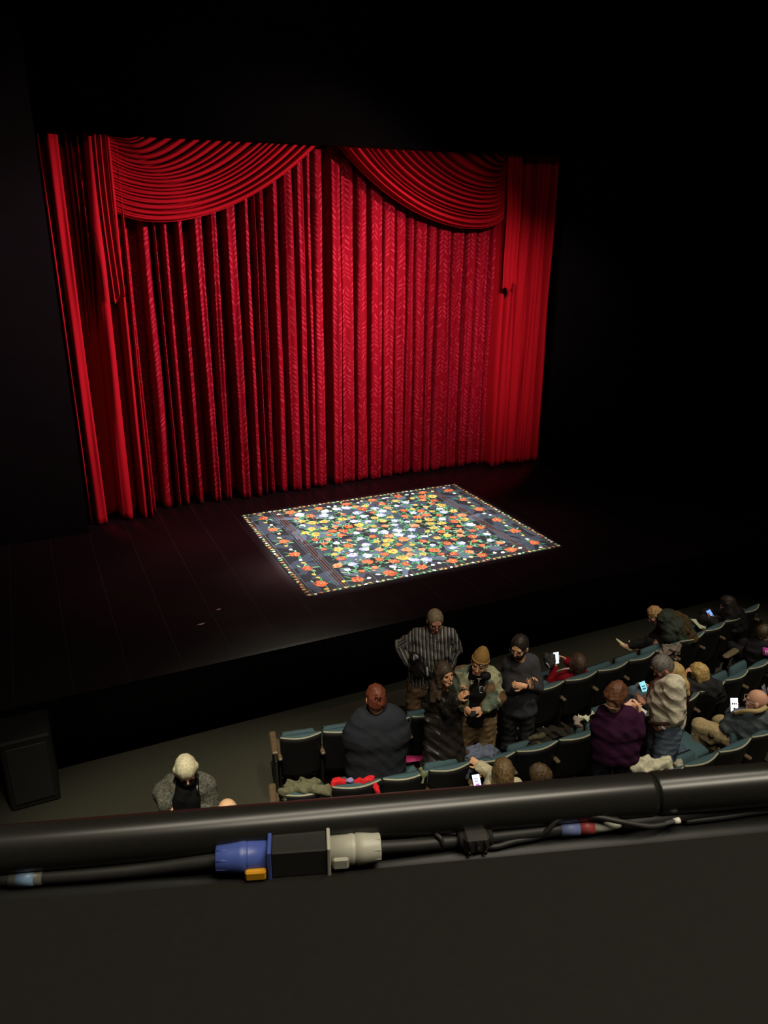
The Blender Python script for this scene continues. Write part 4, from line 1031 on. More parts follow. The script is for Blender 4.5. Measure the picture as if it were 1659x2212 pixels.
person(f, J, 'olive', dict(F=F, U=U, k=1.06), {'L': (f.D(.70, .35, -.45), f.D(.3, -.8, -.2), -1, .7), 'R': (f.D(-.88, .3, -.1), f.D(-.1, -.7, -.5), 1, .8)}, bulk=1.1, k=KP, depth=1.0,
       top=dict(name='black_top', mat=M((15, 15, 16)), g=.014, wr=.004), sleeve='short', bottom=dict(mat=M((112, 92, 66), .85, .1, scale=50), g=.016, wide=.016), hair=dict(rgb=(34, 26, 22), rgb2=(60, 46, 38), puff=.95))
S = SDF(.02)   # the jacket hangs open: two fronts, shoulders and loose sleeves
for sd, e in (('L', -1), ('R', 1)):
    S.cone(J['sh'+sd], J['el'+sd], .090, .090, 0); S.cone(J['el'+sd], J['wr'+sd]*.85+J['el'+sd]*.15, .080, .060, 0)
    S.cone(J['sh'+sd]-f.er*e*.03+f.et*.05, P(1030+e*33, 1515, .12), .074, .060, 0, .04)
    S.cone(P(1035+e*16, 1450, -.06), J['sh'+sd], .07, .075, 0, .04)
S.cone(P(1030, 1470, -.12), P(1030, 1520, -.10), .12, .13, 0, .04, f.er, .6)
sdf_obj('jacket', S, camo, f.root, .0075, .018, 26, 6)
S = SDF(.015); Rr, F_, U_ = FRN(F, U); fr = np.array([Rr, F_, U_]); hc = J['head']; kk = 1.06*KP*HK
S.ell(hc+(U_*.050-F_*.018)*kk, fr, V3(.084, .100, .102)*kk, 0); S.ell(hc+(U_*.105-F_*.035)*kk, fr, V3(.050, .058, .072)*kk, 0, .03)
S.ell(hc+(-U_*.085+F_*.075)*kk, fr, V3(.15, .15, .118)*kk, 0, .005, True); S.ell(hc+(-U_*.13-F_*.03)*kk, fr, V3(.15, .2, .10)*kk, 0, .005, True)
bn = M((140, 108, 62), .9, .1, scale=160, bump=.3); sdf_obj('beanie', S, bn, f.root, .006, .002, 70, 2)
ring = [hc+(Rr*math.cos(t)*.080+F_*(math.sin(t)*.096-.014)+U_*(.040-.018*math.sin(t)*-1))*kk for t in np.linspace(0, 2*math.pi, 37)]
q = MB(); q.tube(ring, .013*kk, 8, cap=False); q.build('beanie_cuff', bn, f.root, True)
pc = hc+(F_*.101-Rr*.022+U_*.062)*kk; 
q = MB(); q.box((-.019, -.003, -.013), (.019, .003, .013), A=lambda v: pc+Rr*v[0]+F_*v[1]+U_*v[2]); q.build('patch', M((60, 52, 40)), f.root)
q = MB(); q.box((-.010, .0032, -.007), (.010, .005, .007), A=lambda v: pc+Rr*v[0]+F_*v[1]+U_*v[2]); q.build('patch_mark', M((225, 222, 210)), f.root)
# scarf-like hood of the black top
S = SDF(.03); S.cone(P(1020, 1460, .10), P(1052, 1460, .08), .042, .042, 0); S.cone(P(1022, 1458, -.02), P(1052, 1454, -.04), .05, .05, 0)
sdf_obj('hood', S, M((15, 15, 16)), f.root, .008, .006, 30, 3)
# pale printed letters on the chest
def glyph(px, py, segs, h=.075):
    q = MB()
    o_ = P(px, py, .225); 
    for (x0, z0, x1, z1) in segs:
        a_, b_ = o_+f.er*x0*h+Z*z0*h, o_+f.er*x1*h+Z*z1*h; q.tube([a_, b_], .0042, 4)
    q.build('printed_letter', M((186, 182, 170)), f.root)
glyph(1017, 1483, [(0, 0, 0, 1), (0, .5, .25, .5), (.25, .5, .25, 1)])
glyph(1029, 1480, [(0, 1, .6, 1), (.3, 1, .3, 0)]); glyph(1036, 1496, [(0, 1, 0, 0), (0, 0, .35, 0), (0, 1, .35, 1)], .07); glyph(1045, 1497, [(0, 0, 0, .9)], .08)
phone(P(1022, 1541, .27), f.D(.1, .3, .9), f.D(.1, .9, .3), 'small dark phone held low between both hands of the person in the beanie', w_=.05, h=.08, col=(60, 66, 64), k=.25)

# 4 man with folded arms
f = Fig((4.28, 5.74), 'bearded person in a dark grey sweater standing with folded arms, right of the beanie'); P = f.P
J = dict(head=P(1122, 1397, .08), shL=P(1101, 1434), shR=P(1150, 1430), hip=P(1122, 1530), elL=P(1103, 1488, .08), wrL=P(1142, 1480, .17), elR=P(1161, 1483, .06), wrR=P(1132, 1482, .22), neck=P(1124, 1427, .02))
legs(f, J, .10); F = f.D(-.34, .90, -.26); U = f.D(-.05, .25, .96)
person(f, J, 'olive', dict(F=F, U=U, k=1.08), {'L': (f.D(.45, .0, .9), f.D(.3, .9, 0), -1, .7), 'R': (f.D(-.85, .25, .15), f.D(-.2, -.9, -.3), 1, 1.0)}, bulk=1.02, k=KP, beard=(26, 22, 19),
       top=dict(mat=M((58, 57, 62), .9, .1, scale=120), g=.020, collar=.04, wr=.006), sleeve='elbow', bottom=dict(mat=M((34, 33, 34)), g=.014), hair=dict(rgb=(20, 17, 15), rgb2=(42, 36, 30), puff=1.03))
glasses(f, J['head'], F, U, 1.2)
q = MB(); a_ = nrm(J['elR']-J['wrR']); q.tube([J['wrR']+a_*.015, J['wrR']+a_*.035], .040, 16); q.build('watch', M((22, 22, 22), .3, .5), f.root, True)
J_ = J

# 5 reclining person in the red sweater, filming with a phone
f = Fig((5.46, 6.44), 'brown-haired person in a red sweater seated in the front row, phone raised'); P = f.P
J = dict(head=P(1248, 1432, .0), shL=P(1216, 1466, .0), shR=P(1262, 1462, .0), hip=P(1222, 1530, -.10), elL=P(1189, 1476, -.04), wrL=P(1199, 1441, -.12), elR=P(1248, 1452, -.20), wrR=P(1224, 1426, -.16), neck=P(1244, 1456, .0))
sit(f, J, 0, 'A', (-.25, 1, 0)); F = f.D(-.45, -.78, .1); U = f.D(.1, .05, 1)
person(f, J, 'fair', dict(F=F, U=U, k=1.12), {'L': (f.D(.0, -.2, 1), f.D(.7, -.4, 0), 1, .5), 'R': (f.D(-.95, -.2, .25), f.D(-.2, .8, -.6), 1, .5)}, bulk=1.2, k=KP,
       top=dict(name='sweater', mat=M((116, 16, 26), .9, .1, scale=100), g=.020, wr=.006), bottom=dict(mat=M((38, 38, 42))), hair=dict(rgb=(40, 26, 20), rgb2=(92, 66, 54), style='bob', puff=1.04))
q = MB(); q.tube(smoothpath([P(1202, 1451, .04), P(1216, 1446, .08), P(1231, 1444, .06)], 6), .012, 6); q.build('collar', M((176, 150, 140)), f.root, True)
phone(P(1201, 1421, -.10), f.D(-.12, 0, 1), f.D(.38, .85, .1), 'phone with a white screen held up by the person in the red sweater', k=1.5, col=(210, 232, 240), w_=.078, h=.17)
heap('handbag', [(P(1181, 1418, -.05), P(1188, 1436, -.05), .05, .055), (P(1192, 1417, -.08), P(1190, 1432, -.05), .04, .05)], M((50, 52, 52), .6, .3), 'dark grey bag in the lap left of the white phone screen', 'bag', .005)
q = MB(); q.tube(smoothpath([P(1180, 1432, .04), P(1184, 1436, .05), P(1187, 1442, .05)], 5), .006, 6); tag(q.build('bag_strap_ring', M((200, 200, 195), .3, .5)), 'pale metal ring hanging on the grey bag beside the folded-arms man', 'ring')

# 6 red-haired person seen from behind
f = Fig((2.60, 5.72), 'red-haired person in a charcoal sweater with a hair clip, standing with back to the camera'); P = f.P
J = dict(head=P(811, 1508, .02), shL=P(784, 1556), shR=P(846, 1548), hip=P(812, 1650), elL=P(757, 1604, .02), wrL=P(775, 1620, -.20), elR=P(861, 1590, -.06), wrR=P(838, 1596, -.24), neck=P(815, 1540, .0))
legs(f, J, .12, toe=-f.et); F = f.D(-.30, -.88, -.32); U = f.D(.02, -.25, .97)
person(f, J, 'fair', dict(F=F, U=U, k=1.10), {'L': 'hidden', 'R': 'hidden'}, bulk=1.42, k=KP*1.04, depth=1.15, nk=.056, armr=1.2,
       top=dict(name='sweater', mat=M((38, 40, 46), .95, .08, scale=140), g=.020, wr=.005), bottom=dict(mat=M((22, 22, 25))), hair=dict(rgb=(60, 27, 17), rgb2=(116, 58, 34), lowz=0, puff=1.04, wr=.008), hem=.06)
q = MB(); c = P(816, 1509, .135)
for x0, z0, x1, z1 in ((-.022, -.03, -.022, .03), (.022, -.03, .022, .03), (-.022, .03, .022, -.03), (-.022, .03, .0, .034), (0, -.034, .022, -.03)): q.tube([c+f.er*x0+Z*z0, c+f.er*x1+Z*z1], .006, 8)
q.build('hair_clip', M((70, 16, 16), .2, .7), f.root, True)
phone(P(796, 1528, -.20), f.D(.1, .2, 1), f.D(.3, .9, .0), 'lit phone held at the face of the red-haired person', k=3, col=(190, 205, 240), w_=.06, h=.10)

# 7 curly-haired person in the purple sweater
f = Fig((4.70, 4.78), 'curly brown-haired person in a dark purple sweater standing and unfolding a white sheet'); P = f.P
J = dict(head=P(1331, 1502, .04), shL=P(1305, 1542), shR=P(1362, 1546, -.02), hip=P(1328, 1628), elL=P(1318, 1576, -.24), wrL=P(1352, 1524, -.22), elR=P(1380, 1578, .0), wrR=P(1382, 1543, -.14), neck=P(1327, 1530, .0))
legs(f, J, .12, toe=-f.et); F = f.D(.45, -.72, -.45); U = f.D(.25, -.35, .90)
person(f, J, 'fair', dict(F=F, U=U, k=1.12), {'L': (f.D(.9, -.1, .1), f.D(.0, -.8, -.6), 1, .4), 'R': (f.D(-.2, -.2, .95), f.D(-.8, .1, -.3), -1, .5)}, bulk=1.16, k=KP, depth=1.0, armr=1.1,
       top=dict(name='sweater', mat=M((54, 25, 49), .95, .08, scale=110), g=.020, wr=.010), bottom=dict(mat=M((30, 28, 38)), g=.016), hair=dict(rgb=(52, 28, 18), rgb2=(128, 82, 56), puff=1.10, wr=.014, wf=46))
q = MB(); q.tube(smoothpath([P(1306, 1521, .10), P(1318, 1529, .13), P(1335, 1532, .12)], 6), .008, 6); q.build('neckline', M((206, 160, 136)), f.root, True)
def sheet(name, pts, rgb, label, th=.0015, cat='paper'):
    c = sum(pts)/len(pts); n_ = nrm(np.cross(pts[1]-pts[0], pts[2]-pts[0])); q = MB(); k_ = len(pts)
    q.add([p+n_*th for p in pts]+[p-n_*th for p in pts], [tuple(range(k_)), tuple(range(2*k_-1, k_-1, -1))]+[(i, i+k_, (i+1) % k_+k_, (i+1) % k_) for i in range(k_)])
    return tag(q.build(name, M(rgb, .6, .2, var=.05)), label, cat)
sheet('paper_sheet', [P(1358, 1526, -.20), P(1372, 1520, -.26), P(1398, 1537, -.22), P(1386, 1556, -.12), P(1374, 1552, -.10)], (196, 188, 180), 'white folded sheet of paper held by the person in the purple sweater')

# 8 man in the white shirt
f = Fig((5.36, 4.86), 'grey-haired person in a white short-sleeved shirt and jeans, standing and looking down to the left'); P = f.P
J = dict(head=P(1431, 1440, .02), shL=P(1424, 1487, -.16), shR=P(1457, 1478, .16), hip=P(1440, 1574), elL=P(1412, 1530, -.24), wrL=P(1400, 1520, -.10), elR=P(1461, 1548, .16), wrR=P(1428, 1570, .18), neck=P(1444, 1474, .0))
legs(f, J, .11, toe=f.D(-.9, -.1, 0)); F = f.D(-.72, .30, -.62); U = f.D(-.42, .12, .90)
person(f, J, 'ruddy', dict(F=F, U=U, k=1.0), {'L': (f.D(-.8, 0, .3), f.D(.0, .4, .8), 1, .5), 'R': (f.D(-.5, -.4, -.6), f.D(.3, -.8, 0), -1, .6)}, bulk=1.1, k=KP*1.03, depth=1.12, belly=0, nk=.062, armr=1.15, legr=1.12, chest_n=f.D(.9, .1, 0),
       top=dict(mat=M((196, 188, 168), .85, .15, scale=40), g=.024, collar=.03, wr=.016, loose=.014, tuck=.45), sleeve='short', bottom=dict(name='jeans', mat=M((92, 104, 120), .9, .1, scale=70), g=.018, wide=.018, wr=.012), shoes=(30, 30, 30),
       hair=dict(rgb=(60, 56, 54), rgb2=(128, 122, 116), puff=1.06), beard=(90, 70, 62))
q = MB(); q.tube(smoothpath([P(1402, 1560, .12), P(1425, 1564, .20), P(1455, 1560, .21), P(1474, 1552, .10)], 6), .018, 8, sq=True); q.build('belt', M((52, 34, 26), .5, .3), f.root, True)
a_ = nrm(J['elR']-J['wrR']); q = MB(); q.tube([J['wrR']+a_*.01, J['wrR']+a_*.032], .044, 16); q.build('watch', M((200, 200, 196), .35, .5), f.root, True)

# 9 seated woman in jeans behind the white shirt
f = Fig((5.95, 5.52), 'long fair-haired person in jeans seated mostly hidden behind the white shirt'); P = f.P
J = dict(head=P(1457, 1452, .0), shL=P(1440, 1486, .0), shR=P(1476, 1482, .0), hip=P(1444, 1530, -.1), elL=P(1416, 1498, -.14), wrL=P(1406, 1492, -.28), elR=P(1462, 1500, -.2), wrR=P(1430, 1500, -.3), neck=P(1458, 1474, .0))
sit(f, J, 0, 'B', (-.55, .83, 0)); J['knL'] = P(1372, 1497, -.32); J['knR'] = P(1384, 1492, -.42); J['anL'] = J['knL']+V3(-.05, .1, -.42); J['anR'] = J['knR']+V3(-.05, .1, -.42)
F = f.D(-.75, -.35, -.4); U = f.D(-.3, -.1, .95)
person(f, J, 'fair', dict(F=F, U=U), {'L': (f.D(-.9, -.1, .1), f.D(0, .3, .9), 1, .4), 'R': 'hidden'}, bulk=1.0, k=KP, top=dict(name='cardigan', mat=M((62, 28, 36)), g=.018), bottom=dict(name='jeans', mat=M((84, 100, 112), .9, .1, scale=60), g=.018, wide=.02, wr=.012),
       hair=dict(rgb=(150, 120, 72), rgb2=(206, 180, 120), style='long', locks=[(P(1470, 1458, .03), P(1480, 1482, .08), .05, .045), (P(1480, 1478, .08), P(1487, 1500, .10), .045, .02)]))
phone(P(1391, 1486, -.24), f.D(-.42, -.2, .8), f.D(.35, .85, .3), 'phone with a pale turquoise screen held over the jeans, left of the white shirt', k=1.2, col=(140, 215, 225), w_=.078, h=.165, detail=[(-.25, .1, .25, .18, (60, 120, 140), .5), (-.25, -.1, .25, 0, (60, 120, 140), .5)])

# 10 blonde person bent forward in the second row
f = Fig((6.54, 5.55), 'short-haired blonde person in dark clothes, hand at the chin, right of the white shirt'); P = f.P
J = dict(head=P(1508, 1453, .0), shL=P(1498, 1478, .04), shR=P(1530, 1480, .0), hip=P(1524, 1500, -.1), elL=P(1481, 1480, .06), wrL=P(1479, 1462, .04), elR=P(1500, 1492, -.2), wrR=P(1480, 1462, -.12), neck=P(1512, 1472, .0))
sit(f, J, 0, 'B', (-.3, .95, 0)); F = f.D(-.88, -.10, -.30); U = f.D(-.25, .0, .97)
person(f, J, 'fair', dict(F=F, U=U, k=.98), {'L': (f.D(.1, 0, 1), f.D(.9, -.1, 0), 1, .8), 'R': 'hidden'}, bulk=1.1, k=KP, top=dict(name='sweater', mat=M((30, 30, 32)), g=.022), bottom=dict(mat=M((26, 26, 28))),
       hair=dict(rgb=(140, 108, 56), rgb2=(214, 186, 122), style='bob', puff=1.12, wr=.008))
glasses(f, J['head'], F, U, 1.2)

# 11 bald man in the third row
f = Fig((6.62, 4.76), 'bald person with glasses in a dark jacket and khaki trousers, lounging with a phone'); P = f.P
J = dict(head=P(1634, 1514, .0), shL=P(1600, 1552, .02), shR=P(1656, 1546, .04), hip=P(1592, 1604, -.02), elL=P(1577, 1572, .06), wrL=P(1583, 1542, -.06), elR=P(1672, 1580, .06), wrR=P(1660, 1560, -.2), neck=P(1632, 1543, .0))
J['hipL'] = P(1586, 1598, .08); J['hipR'] = P(1590, 1588, -.12); J['knL'] = P(1512, 1568, .0); J['knR'] = P(1556, 1560, -.25); J['anL'] = P(1500, 1624, .02); J['anR'] = P(1540, 1600, -.3); J['footL'] = f.D(-.9, -.2, 0); J['footR'] = f.D(-.9, -.3, 0)
F = f.D(-.92, .02, .0); U = f.D(.05, -.05, 1)
person(f, J, 'pink', dict(F=F, U=U, k=1.14), {'L': (f.D(-.1, .1, 1), f.D(.6, -.6, .2), 1, .7), 'R': 'hidden'}, bulk=1.2, k=KP, depth=1.15, armr=1.2, top=dict(name='jacket', mat=M((74, 82, 86), .8, .2, scale=40), g=.028, wr=.012, loose=.012), bottom=dict(mat=M((164, 146, 110), .85, .1, scale=40), g=.016, wide=.016, wr=.010), shoes=(60, 50, 40))
glasses(f, J['head'], F, U, 1.26, (150, 150, 146))
q = MB(); q.tube(smoothpath([P(1588, 1541, .10), P(1612, 1536, .16), P(1638, 1536, .17), P(1655, 1528, .10)], 6), .026, 8); q.build('collar', M((176, 156, 112), .9, .1, scale=80, bump=.3), f.root, True)
phone(P(1586, 1522, .02), f.D(-.18, 0, 1), f.D(.2, .92, .3), 'phone with a white screen and dark text held by the bald person', k=2.6, col=(236, 240, 255), w_=.082, h=.172, detail=[(-.3, .02, -.1, .14, (30, 30, 34), .05), (-.05, .02, .12, .14, (30, 30, 34), .05), (.17, .02, .3, .14, (30, 30, 34), .05), (-.12, -.34, .14, -.2, (40, 44, 60), .1)])
heap('brown_jacket', [(P(1492, 1612, .10), P(1530, 1596, .10), .06, .075), (P(1520, 1598, .08), P(1572, 1600, .05), .07, .06), (P(1500, 1622, .12), P(1535, 1616, .08), .05, .06)], M((78, 68, 50), .85, .1, scale=40), 'olive-brown jacket spread beside the khaki legs in the third row', 'jacket', .016, 26, 4)

# 12 hand and phone of the neighbour at the right edge
f = Fig((6.97, 4.77), 'person cut off by the right edge, holding a phone up beside the bald person'); P = f.P
J = dict(head=P(1702, 1500, .0), shL=P(1690, 1540, .0), shR=P(1740, 1536, .0), hip=P(1700, 1600, .0), elL=P(1674, 1544, -.1), wrL=P(1663, 1504, -.1), elR=P(1745, 1580, 0), wrR=P(1735, 1590, -.1), neck=P(1704, 1530, 0))
sit(f, J, 0, 'C'); person(f, J, 'fair', dict(F=-f.et, k=1.05), {'L': (f.D(-.1, 0, 1), f.D(.7, -.5, 0), 1, .7), 'R': 'hidden'}, k=KP, top=dict(mat=M((52, 44, 40))), bottom=dict(mat=M((28, 28, 30))), hair=dict(rgb=(50, 36, 28)))
phone(P(1651, 1494, -.08), f.D(-.35, 0, 1), f.D(.9, .3, 0), 'brown-cased phone seen edge-on at the right edge, beside the bald head', k=.3, col=(120, 120, 130), w_=.075, h=.16, case=(120, 96, 84))

# 13 woman leaning forward in the front row, cream heels
f = Fig((7.22, 6.57), 'person in a dark green coat and cream high heels, leaning forward in the front row'); P = f.P
J = dict(head=P(1415, 1328, .0), shL=P(1436, 1336, .14), shR=P(1438, 1332, -.16), hip=P(1478, 1378, -.05), elL=P(1444, 1374, .18), wrL=P(1430, 1384, .12), elR=P(1430, 1360, -.24), wrR=P(1420, 1370, -.2), neck=P(1430, 1332, .0))
J['hipL'] = P(1474, 1384, .06); J['hipR'] = P(1474, 1378, -.12); J['knL'] = P(1404, 1384, .04); J['knR'] = P(1412, 1378, -.12); J['anL'] = P(1362, 1396, .04); J['anR'] = P(1388, 1400, -.16); J['footL'] = f.D(-.9, 0, .35); J['footR'] = f.D(-.6, 0, -.5)
F = f.D(-.70, .25, -.66); U = f.D(-.62, -.10, .78)
person(f, J, 'pink', dict(F=F, U=U, k=1.0), {'L': (f.D(-.8, .1, -.3), f.D(0, -.5, -.8), 1, .9), 'R': 'hidden'}, bulk=1.15, k=KP, chest_n=f.D(-.6, 0, -.7), top=dict(name='coat', mat=M((48, 54, 46), .7, .2, scale=60), g=.028, wr=.016, wf=28, loose=.015), bottom=dict(mat=M((30, 31, 30)), g=.014), shoes=None,
       hair=dict(rgb=(110, 74, 44), rgb2=(200, 168, 108), puff=1.04, wr=.008))
S = SDF(.012); a_ = P(1332, 1381, .04); b_ = P(1348, 1395, .04); c_ = P(1362, 1402, .04); d_ = P(1359, 1384, .0)
S.cone(a_, b_, .014, .028, 0); S.cone(b_, c_, .028, .034, 0); S.cone(c_+(b_-c_)*.1, d_, .017, .008, 0); sdf_obj('high_heel', S, M((222, 208, 164), .4, .4), f.root, .006)
S = SDF(.012); S.cone(P(1376, 1402, -.16), P(1388, 1398, -.16), .026, .030, 0); S.cone(P(1388, 1398, -.16), P(1392, 1404, -.16), .024, .008, 0); sdf_obj('high_heel', S, M((196, 150, 126), .4, .4), f.root, .006)
heap('fur_coat', [(P(1462, 1334, .0), P(1476, 1352, .0), .075, .085), (P(1476, 1340, -.05), P(1480, 1370, .0), .07, .09), (P(1466, 1362, .1), P(1494, 1376, .05), .07, .07)], M((70, 56, 38), .95, .05, scale=40), 'brown fur wrap behind the back of the leaning person in green', 'coat', .016, 40, 8)

# 14 dark-haired woman at the right end of the front row
f = Fig((8.32, 6.68), 'dark-haired person in black near the right end of the front row, with a blue-lit phone'); P = f.P
J = dict(head=P(1571, 1304, .0), shL=P(1574, 1323, .10), shR=P(1592, 1322, -.10), hip=P(1588, 1352, .0), elL=P(1566, 1344, .12), wrL=P(1548, 1342, .06), elR=P(1572, 1340, -.2), wrR=P(1550, 1338, -.12), neck=P(1580, 1320, 0))
sit(f, J, 0, 'A', (-.5, .85, 0)); F = f.D(-.78, .1, -.5); U = f.D(-.45, 0, .88)
person(f, J, 'fair', dict(F=F, U=U, k=.98), {'L': (f.D(-.9, 0, .3), f.D(.1, .2, .9), 1, .5), 'R': 'hidden'}, bulk=1.05, k=KP, top=dict(name='sweater', mat=M((20, 20, 21)), g=.022), bottom=dict(mat=M((26, 26, 28))),
       hair=dict(rgb=(20, 16, 14), rgb2=(58, 46, 36), style='long', puff=1.05))
heap('silver_jacket', [(P(1536, 1350, .0), P(1556, 1342, .0), .06, .065), (P(1550, 1350, .05), P(1578, 1346, .05), .06, .06), (P(1540, 1344, -.12), P(1566, 1336, -.1), .05, .05)], M((92, 90, 92), .35, .5, scale=30), 'shiny grey jacket heaped in the lap of the dark-haired person', 'jacket', .018, 30, 9)
phone(P(1535, 1328, -.02), f.D(-.55, -.3, .6), f.D(.35, .8, .5), 'phone with a blue screen near the right end of the front row', k=1.2, col=(120, 165, 240), w_=.07, h=.15)
sheet('programme_sheet', [P(1492, 1337, .1), P(1522, 1338, .0), P(1528, 1350, .05), P(1524, 1358, .12), P(1512, 1358, .14)], (196, 204, 172), 'pale greenish sheet lying on the front-row seat between the green and the silver coats')

# 15 person with cream sleeve reaching out, third row
f = Fig((3.74, 4.77), 'long brown-haired person reaching a cream-sleeved arm towards the blue-grey jacket'); P = f.P
J = dict(head=P(1086, 1668, .0), shL=P(1066, 1700, .0), shR=P(1110, 1700, .0), hip=P(1092, 1780, .0), elL=P(1065, 1678, -.20), wrL=P(1037, 1654, -.30), elR=P(1048, 1716, -.1), wrR=P(1024, 1704, -.14), neck=P(1088, 1696, .0))
sit(f, J, 0, 'C'); F = f.D(-.30, -.80, -.35); U = f.D(-.05, -.35, .93)
person(f, J, 'olive', dict(F=F, U=U, k=1.08), {'L': (f.D(-.92, -.2, .42), f.D(.2, -.6, -.7), 1, .12), 'R': (f.D(.0, -.2, 1), f.D(.6, -.6, 0), -1, .6)}, bulk=1.0, k=KP, top=dict(name='sweater', mat=M((186, 178, 148), .9, .1, scale=60), g=.022, loose=.012, wr=.012), bottom=dict(mat=M((30, 30, 40))),
       hair=dict(rgb=(44, 32, 26), rgb2=(150, 122, 80), style='long', puff=1.12, locks=[(P(1088, 1668, .05), P(1098, 1712, .10), .075, .07), (P(1078, 1676, .05), P(1080, 1704, .08), .05, .05)], wr=.007))
phone(P(1030, 1688, -.10), f.D(-.22, 0, 1), f.D(.15, .9, .3), 'phone with a white and violet screen held just above the rail', k=2.4, col=(206, 208, 255), w_=.08, h=.175, detail=[(-.25, .2, .2, .24, (90, 90, 190), .8), (-.25, .1, .1, .14, (90, 90, 190), .8), (-.25, .0, .2, .04, (90, 90, 190), .8), (-.2, -.3, .25, -.12, (190, 130, 200), 1.2)])
# 16 child beside
f = Fig((4.08, 4.77), 'dark-haired person in profile just above the rail, right of the cream sleeve'); P = f.P
J = dict(head=P(1166, 1676, .0), shL=P(1140, 1712, .08), shR=P(1176, 1716, -.06), hip=P(1166, 1790, .0), elL=P(1126, 1740, .1), wrL=P(1120, 1770, -.1), elR=P(1190, 1760, 0), wrR=P(1180, 1780, -.2), neck=P(1160, 1702, .0))
sit(f, J, 0, 'C'); F = f.D(-.75, .25, -.55); U = f.D(-.45, .1, .88)
person(f, J, 'olive', dict(F=F, U=U, k=1.02), {'L': 'hidden', 'R': 'hidden'}, bulk=1.0, k=KP, top=dict(mat=M((86, 86, 74), .9, .1), g=.03), bottom=dict(mat=M((30, 30, 34))), hair=dict(rgb=(34, 26, 20), rgb2=(120, 96, 66), puff=1.08, wr=.010))
# 17 usher with white hair and mask
knit, nt, b = newmat('tweed'); vec = coords(nt)[0]; n = noise(nt, vec, 55, 4, .75); nt.links.new(mixc(nt, n.step(.42, .60), lin((58, 58, 50)), lin((100, 100, 88))), b.inputs['Base Color']); b.inputs['Roughness'].default_value = .9
f = Fig((.80, 5.62), 'white-haired person in a black mask, black scarf and grey tweed cardigan'); P = f.P
J = dict(head=P(402, 1663, .10), shL=P(372, 1696, .0), shR=P(442, 1694, .0), hip=P(412, 1790, -.15), elL=P(350, 1714, .0), wrL=P(356, 1737, .16), elR=P(463, 1748, .02), wrR=P(430, 1764, .2), neck=P(405, 1690, .02))
legs(f, J, .10); F = f.D(.03, .84, -.54); U = f.D(-.05, .54, .84)
person(f, J, 'fair', dict(F=F, U=U, k=1.06), {'L': (f.D(.45, .35, -.8), f.D(.2, -.9, -.3), -1, .5, 1.05), 'R': (f.D(-.9, .2, -.3), f.D(0, -.6, -.7), 1, .5)}, bulk=1.12, k=KP, depth=1.1, armr=1.15, top=dict(name='cardigan', mat=knit, g=.024, wr=.010, loose=.01), bottom=dict(mat=M((26, 26, 26))),
       hair=dict(rgb=(176, 168, 132), rgb2=(236, 230, 200), style='bob', puff=1.06, wr=.005))
Rr, F_, U_ = FRN(F, U); fr = np.array([Rr, F_, U_]); hc = J['head']; kk = 1.06*KP*HK
S = SDF(.01); S.ell(hc+(F_*.052-U_*.062)*kk, fr, V3(.070, .076, .060)*kk, 0); sdf_obj('face_mask', S, M((14, 14, 15), .8, .15), f.root, .006, .002, 40)
S = SDF(.03)
for e, x in ((-1, 388), (1, 418)): S.cone(P(405+e*14, 1690, .06), P(x, 1728, .16), .045, .055, 0); S.cone(P(x, 1728, .16), P(x+e*2-2, 1772, .20), .055, .050, 0)
S.cone(P(386, 1688, -.04), P(424, 1688, -.04), .05, .05, 0); S.cone(P(402, 1712, .14), P(402, 1760, .18), .05, .06, 0)
sdf_obj('scarf', S, M((13, 13, 14), .85, .1), f.root, .008, .006, 28, 4)
q = MB(); q.tube([P(426, 1699+9*abs(t)-4*(t > 0), .20) for t in (-1, -.4, .2, .8)], .005, 6); q.build('brooch', M((190, 190, 180), .3, .6), f.root, True)
# 18 bald head just over the rail
f = Fig((1.03, 5.28), 'nearly bald person with a hearing aid or earpiece, only the crown showing above the rail'); P = f.P
f.root['label'] = 'nearly bald person below the white-haired person, only the crown of the head above the rail'
J = dict(head=P(492, 1758, .0), shL=P(458, 1800, .0), shR=P(524, 1796, .0), hip=P(492, 1890, .0), elL=P(446, 1850, .0), wrL=P(460, 1880, -.2), elR=P(536, 1850, 0), wrR=P(520, 1880, -.2), neck=P(492, 1788, .0))
legs(f, J, .1, toe=-f.et); person(f, J, (222, 180, 140), dict(F=-f.et, U=f.D(0, .1, 1), k=1.2), {'L': 'hidden', 'R': 'hidden'}, k=KP, top=dict(mat=M((120, 120, 124))), bottom=dict(mat=M((26, 26, 28))))
q = MB(); q.tube(smoothpath([P(469, 1748, -.02), P(467, 1753, 0), P(468, 1760, .02)], 5), .006, 8); q.build('earpiece', M((225, 225, 220), .4, .4), f.root, True)
# 19 person with the pink card at the right edge
f = Fig((7.93, 5.68), 'person in a black coat at the right edge, seated behind a pink card'); P = f.P
J = dict(head=P(1652, 1368, .0), shL=P(1640, 1390, .0), shR=P(1672, 1386, -.05), hip=P(1652, 1432, .0), elL=P(1636, 1414, .08), wrL=P(1650, 1416, .05), elR=P(1690, 1414, 0), wrR=P(1672, 1424, .0), neck=P(1656, 1386, .0))
sit(f, J, 0, 'B'); person(f, J, 'fair', dict(F=f.D(-.4, .3, -.6), U=f.D(-.3, .3, .9), k=1.0), {'L': 'hidden', 'R': 'hidden'}, k=KP, bulk=1.1, top=dict(name='coat', mat=M((18, 18, 22)), g=.03, wr=.01), bottom=dict(mat=M((20, 20, 24))), hair=dict(rgb=(24, 20, 18), rgb2=(92, 76, 50), puff=1.05))
root = empty('pink_card', tuple(P(1655, 1408, .16))); tag(root, 'pink card with white print held at the right edge', 'card')
pts = [P(1648, 1398, .16), P(1672, 1401, .16), P(1672, 1420, .2), P(1647, 1415, .2)]
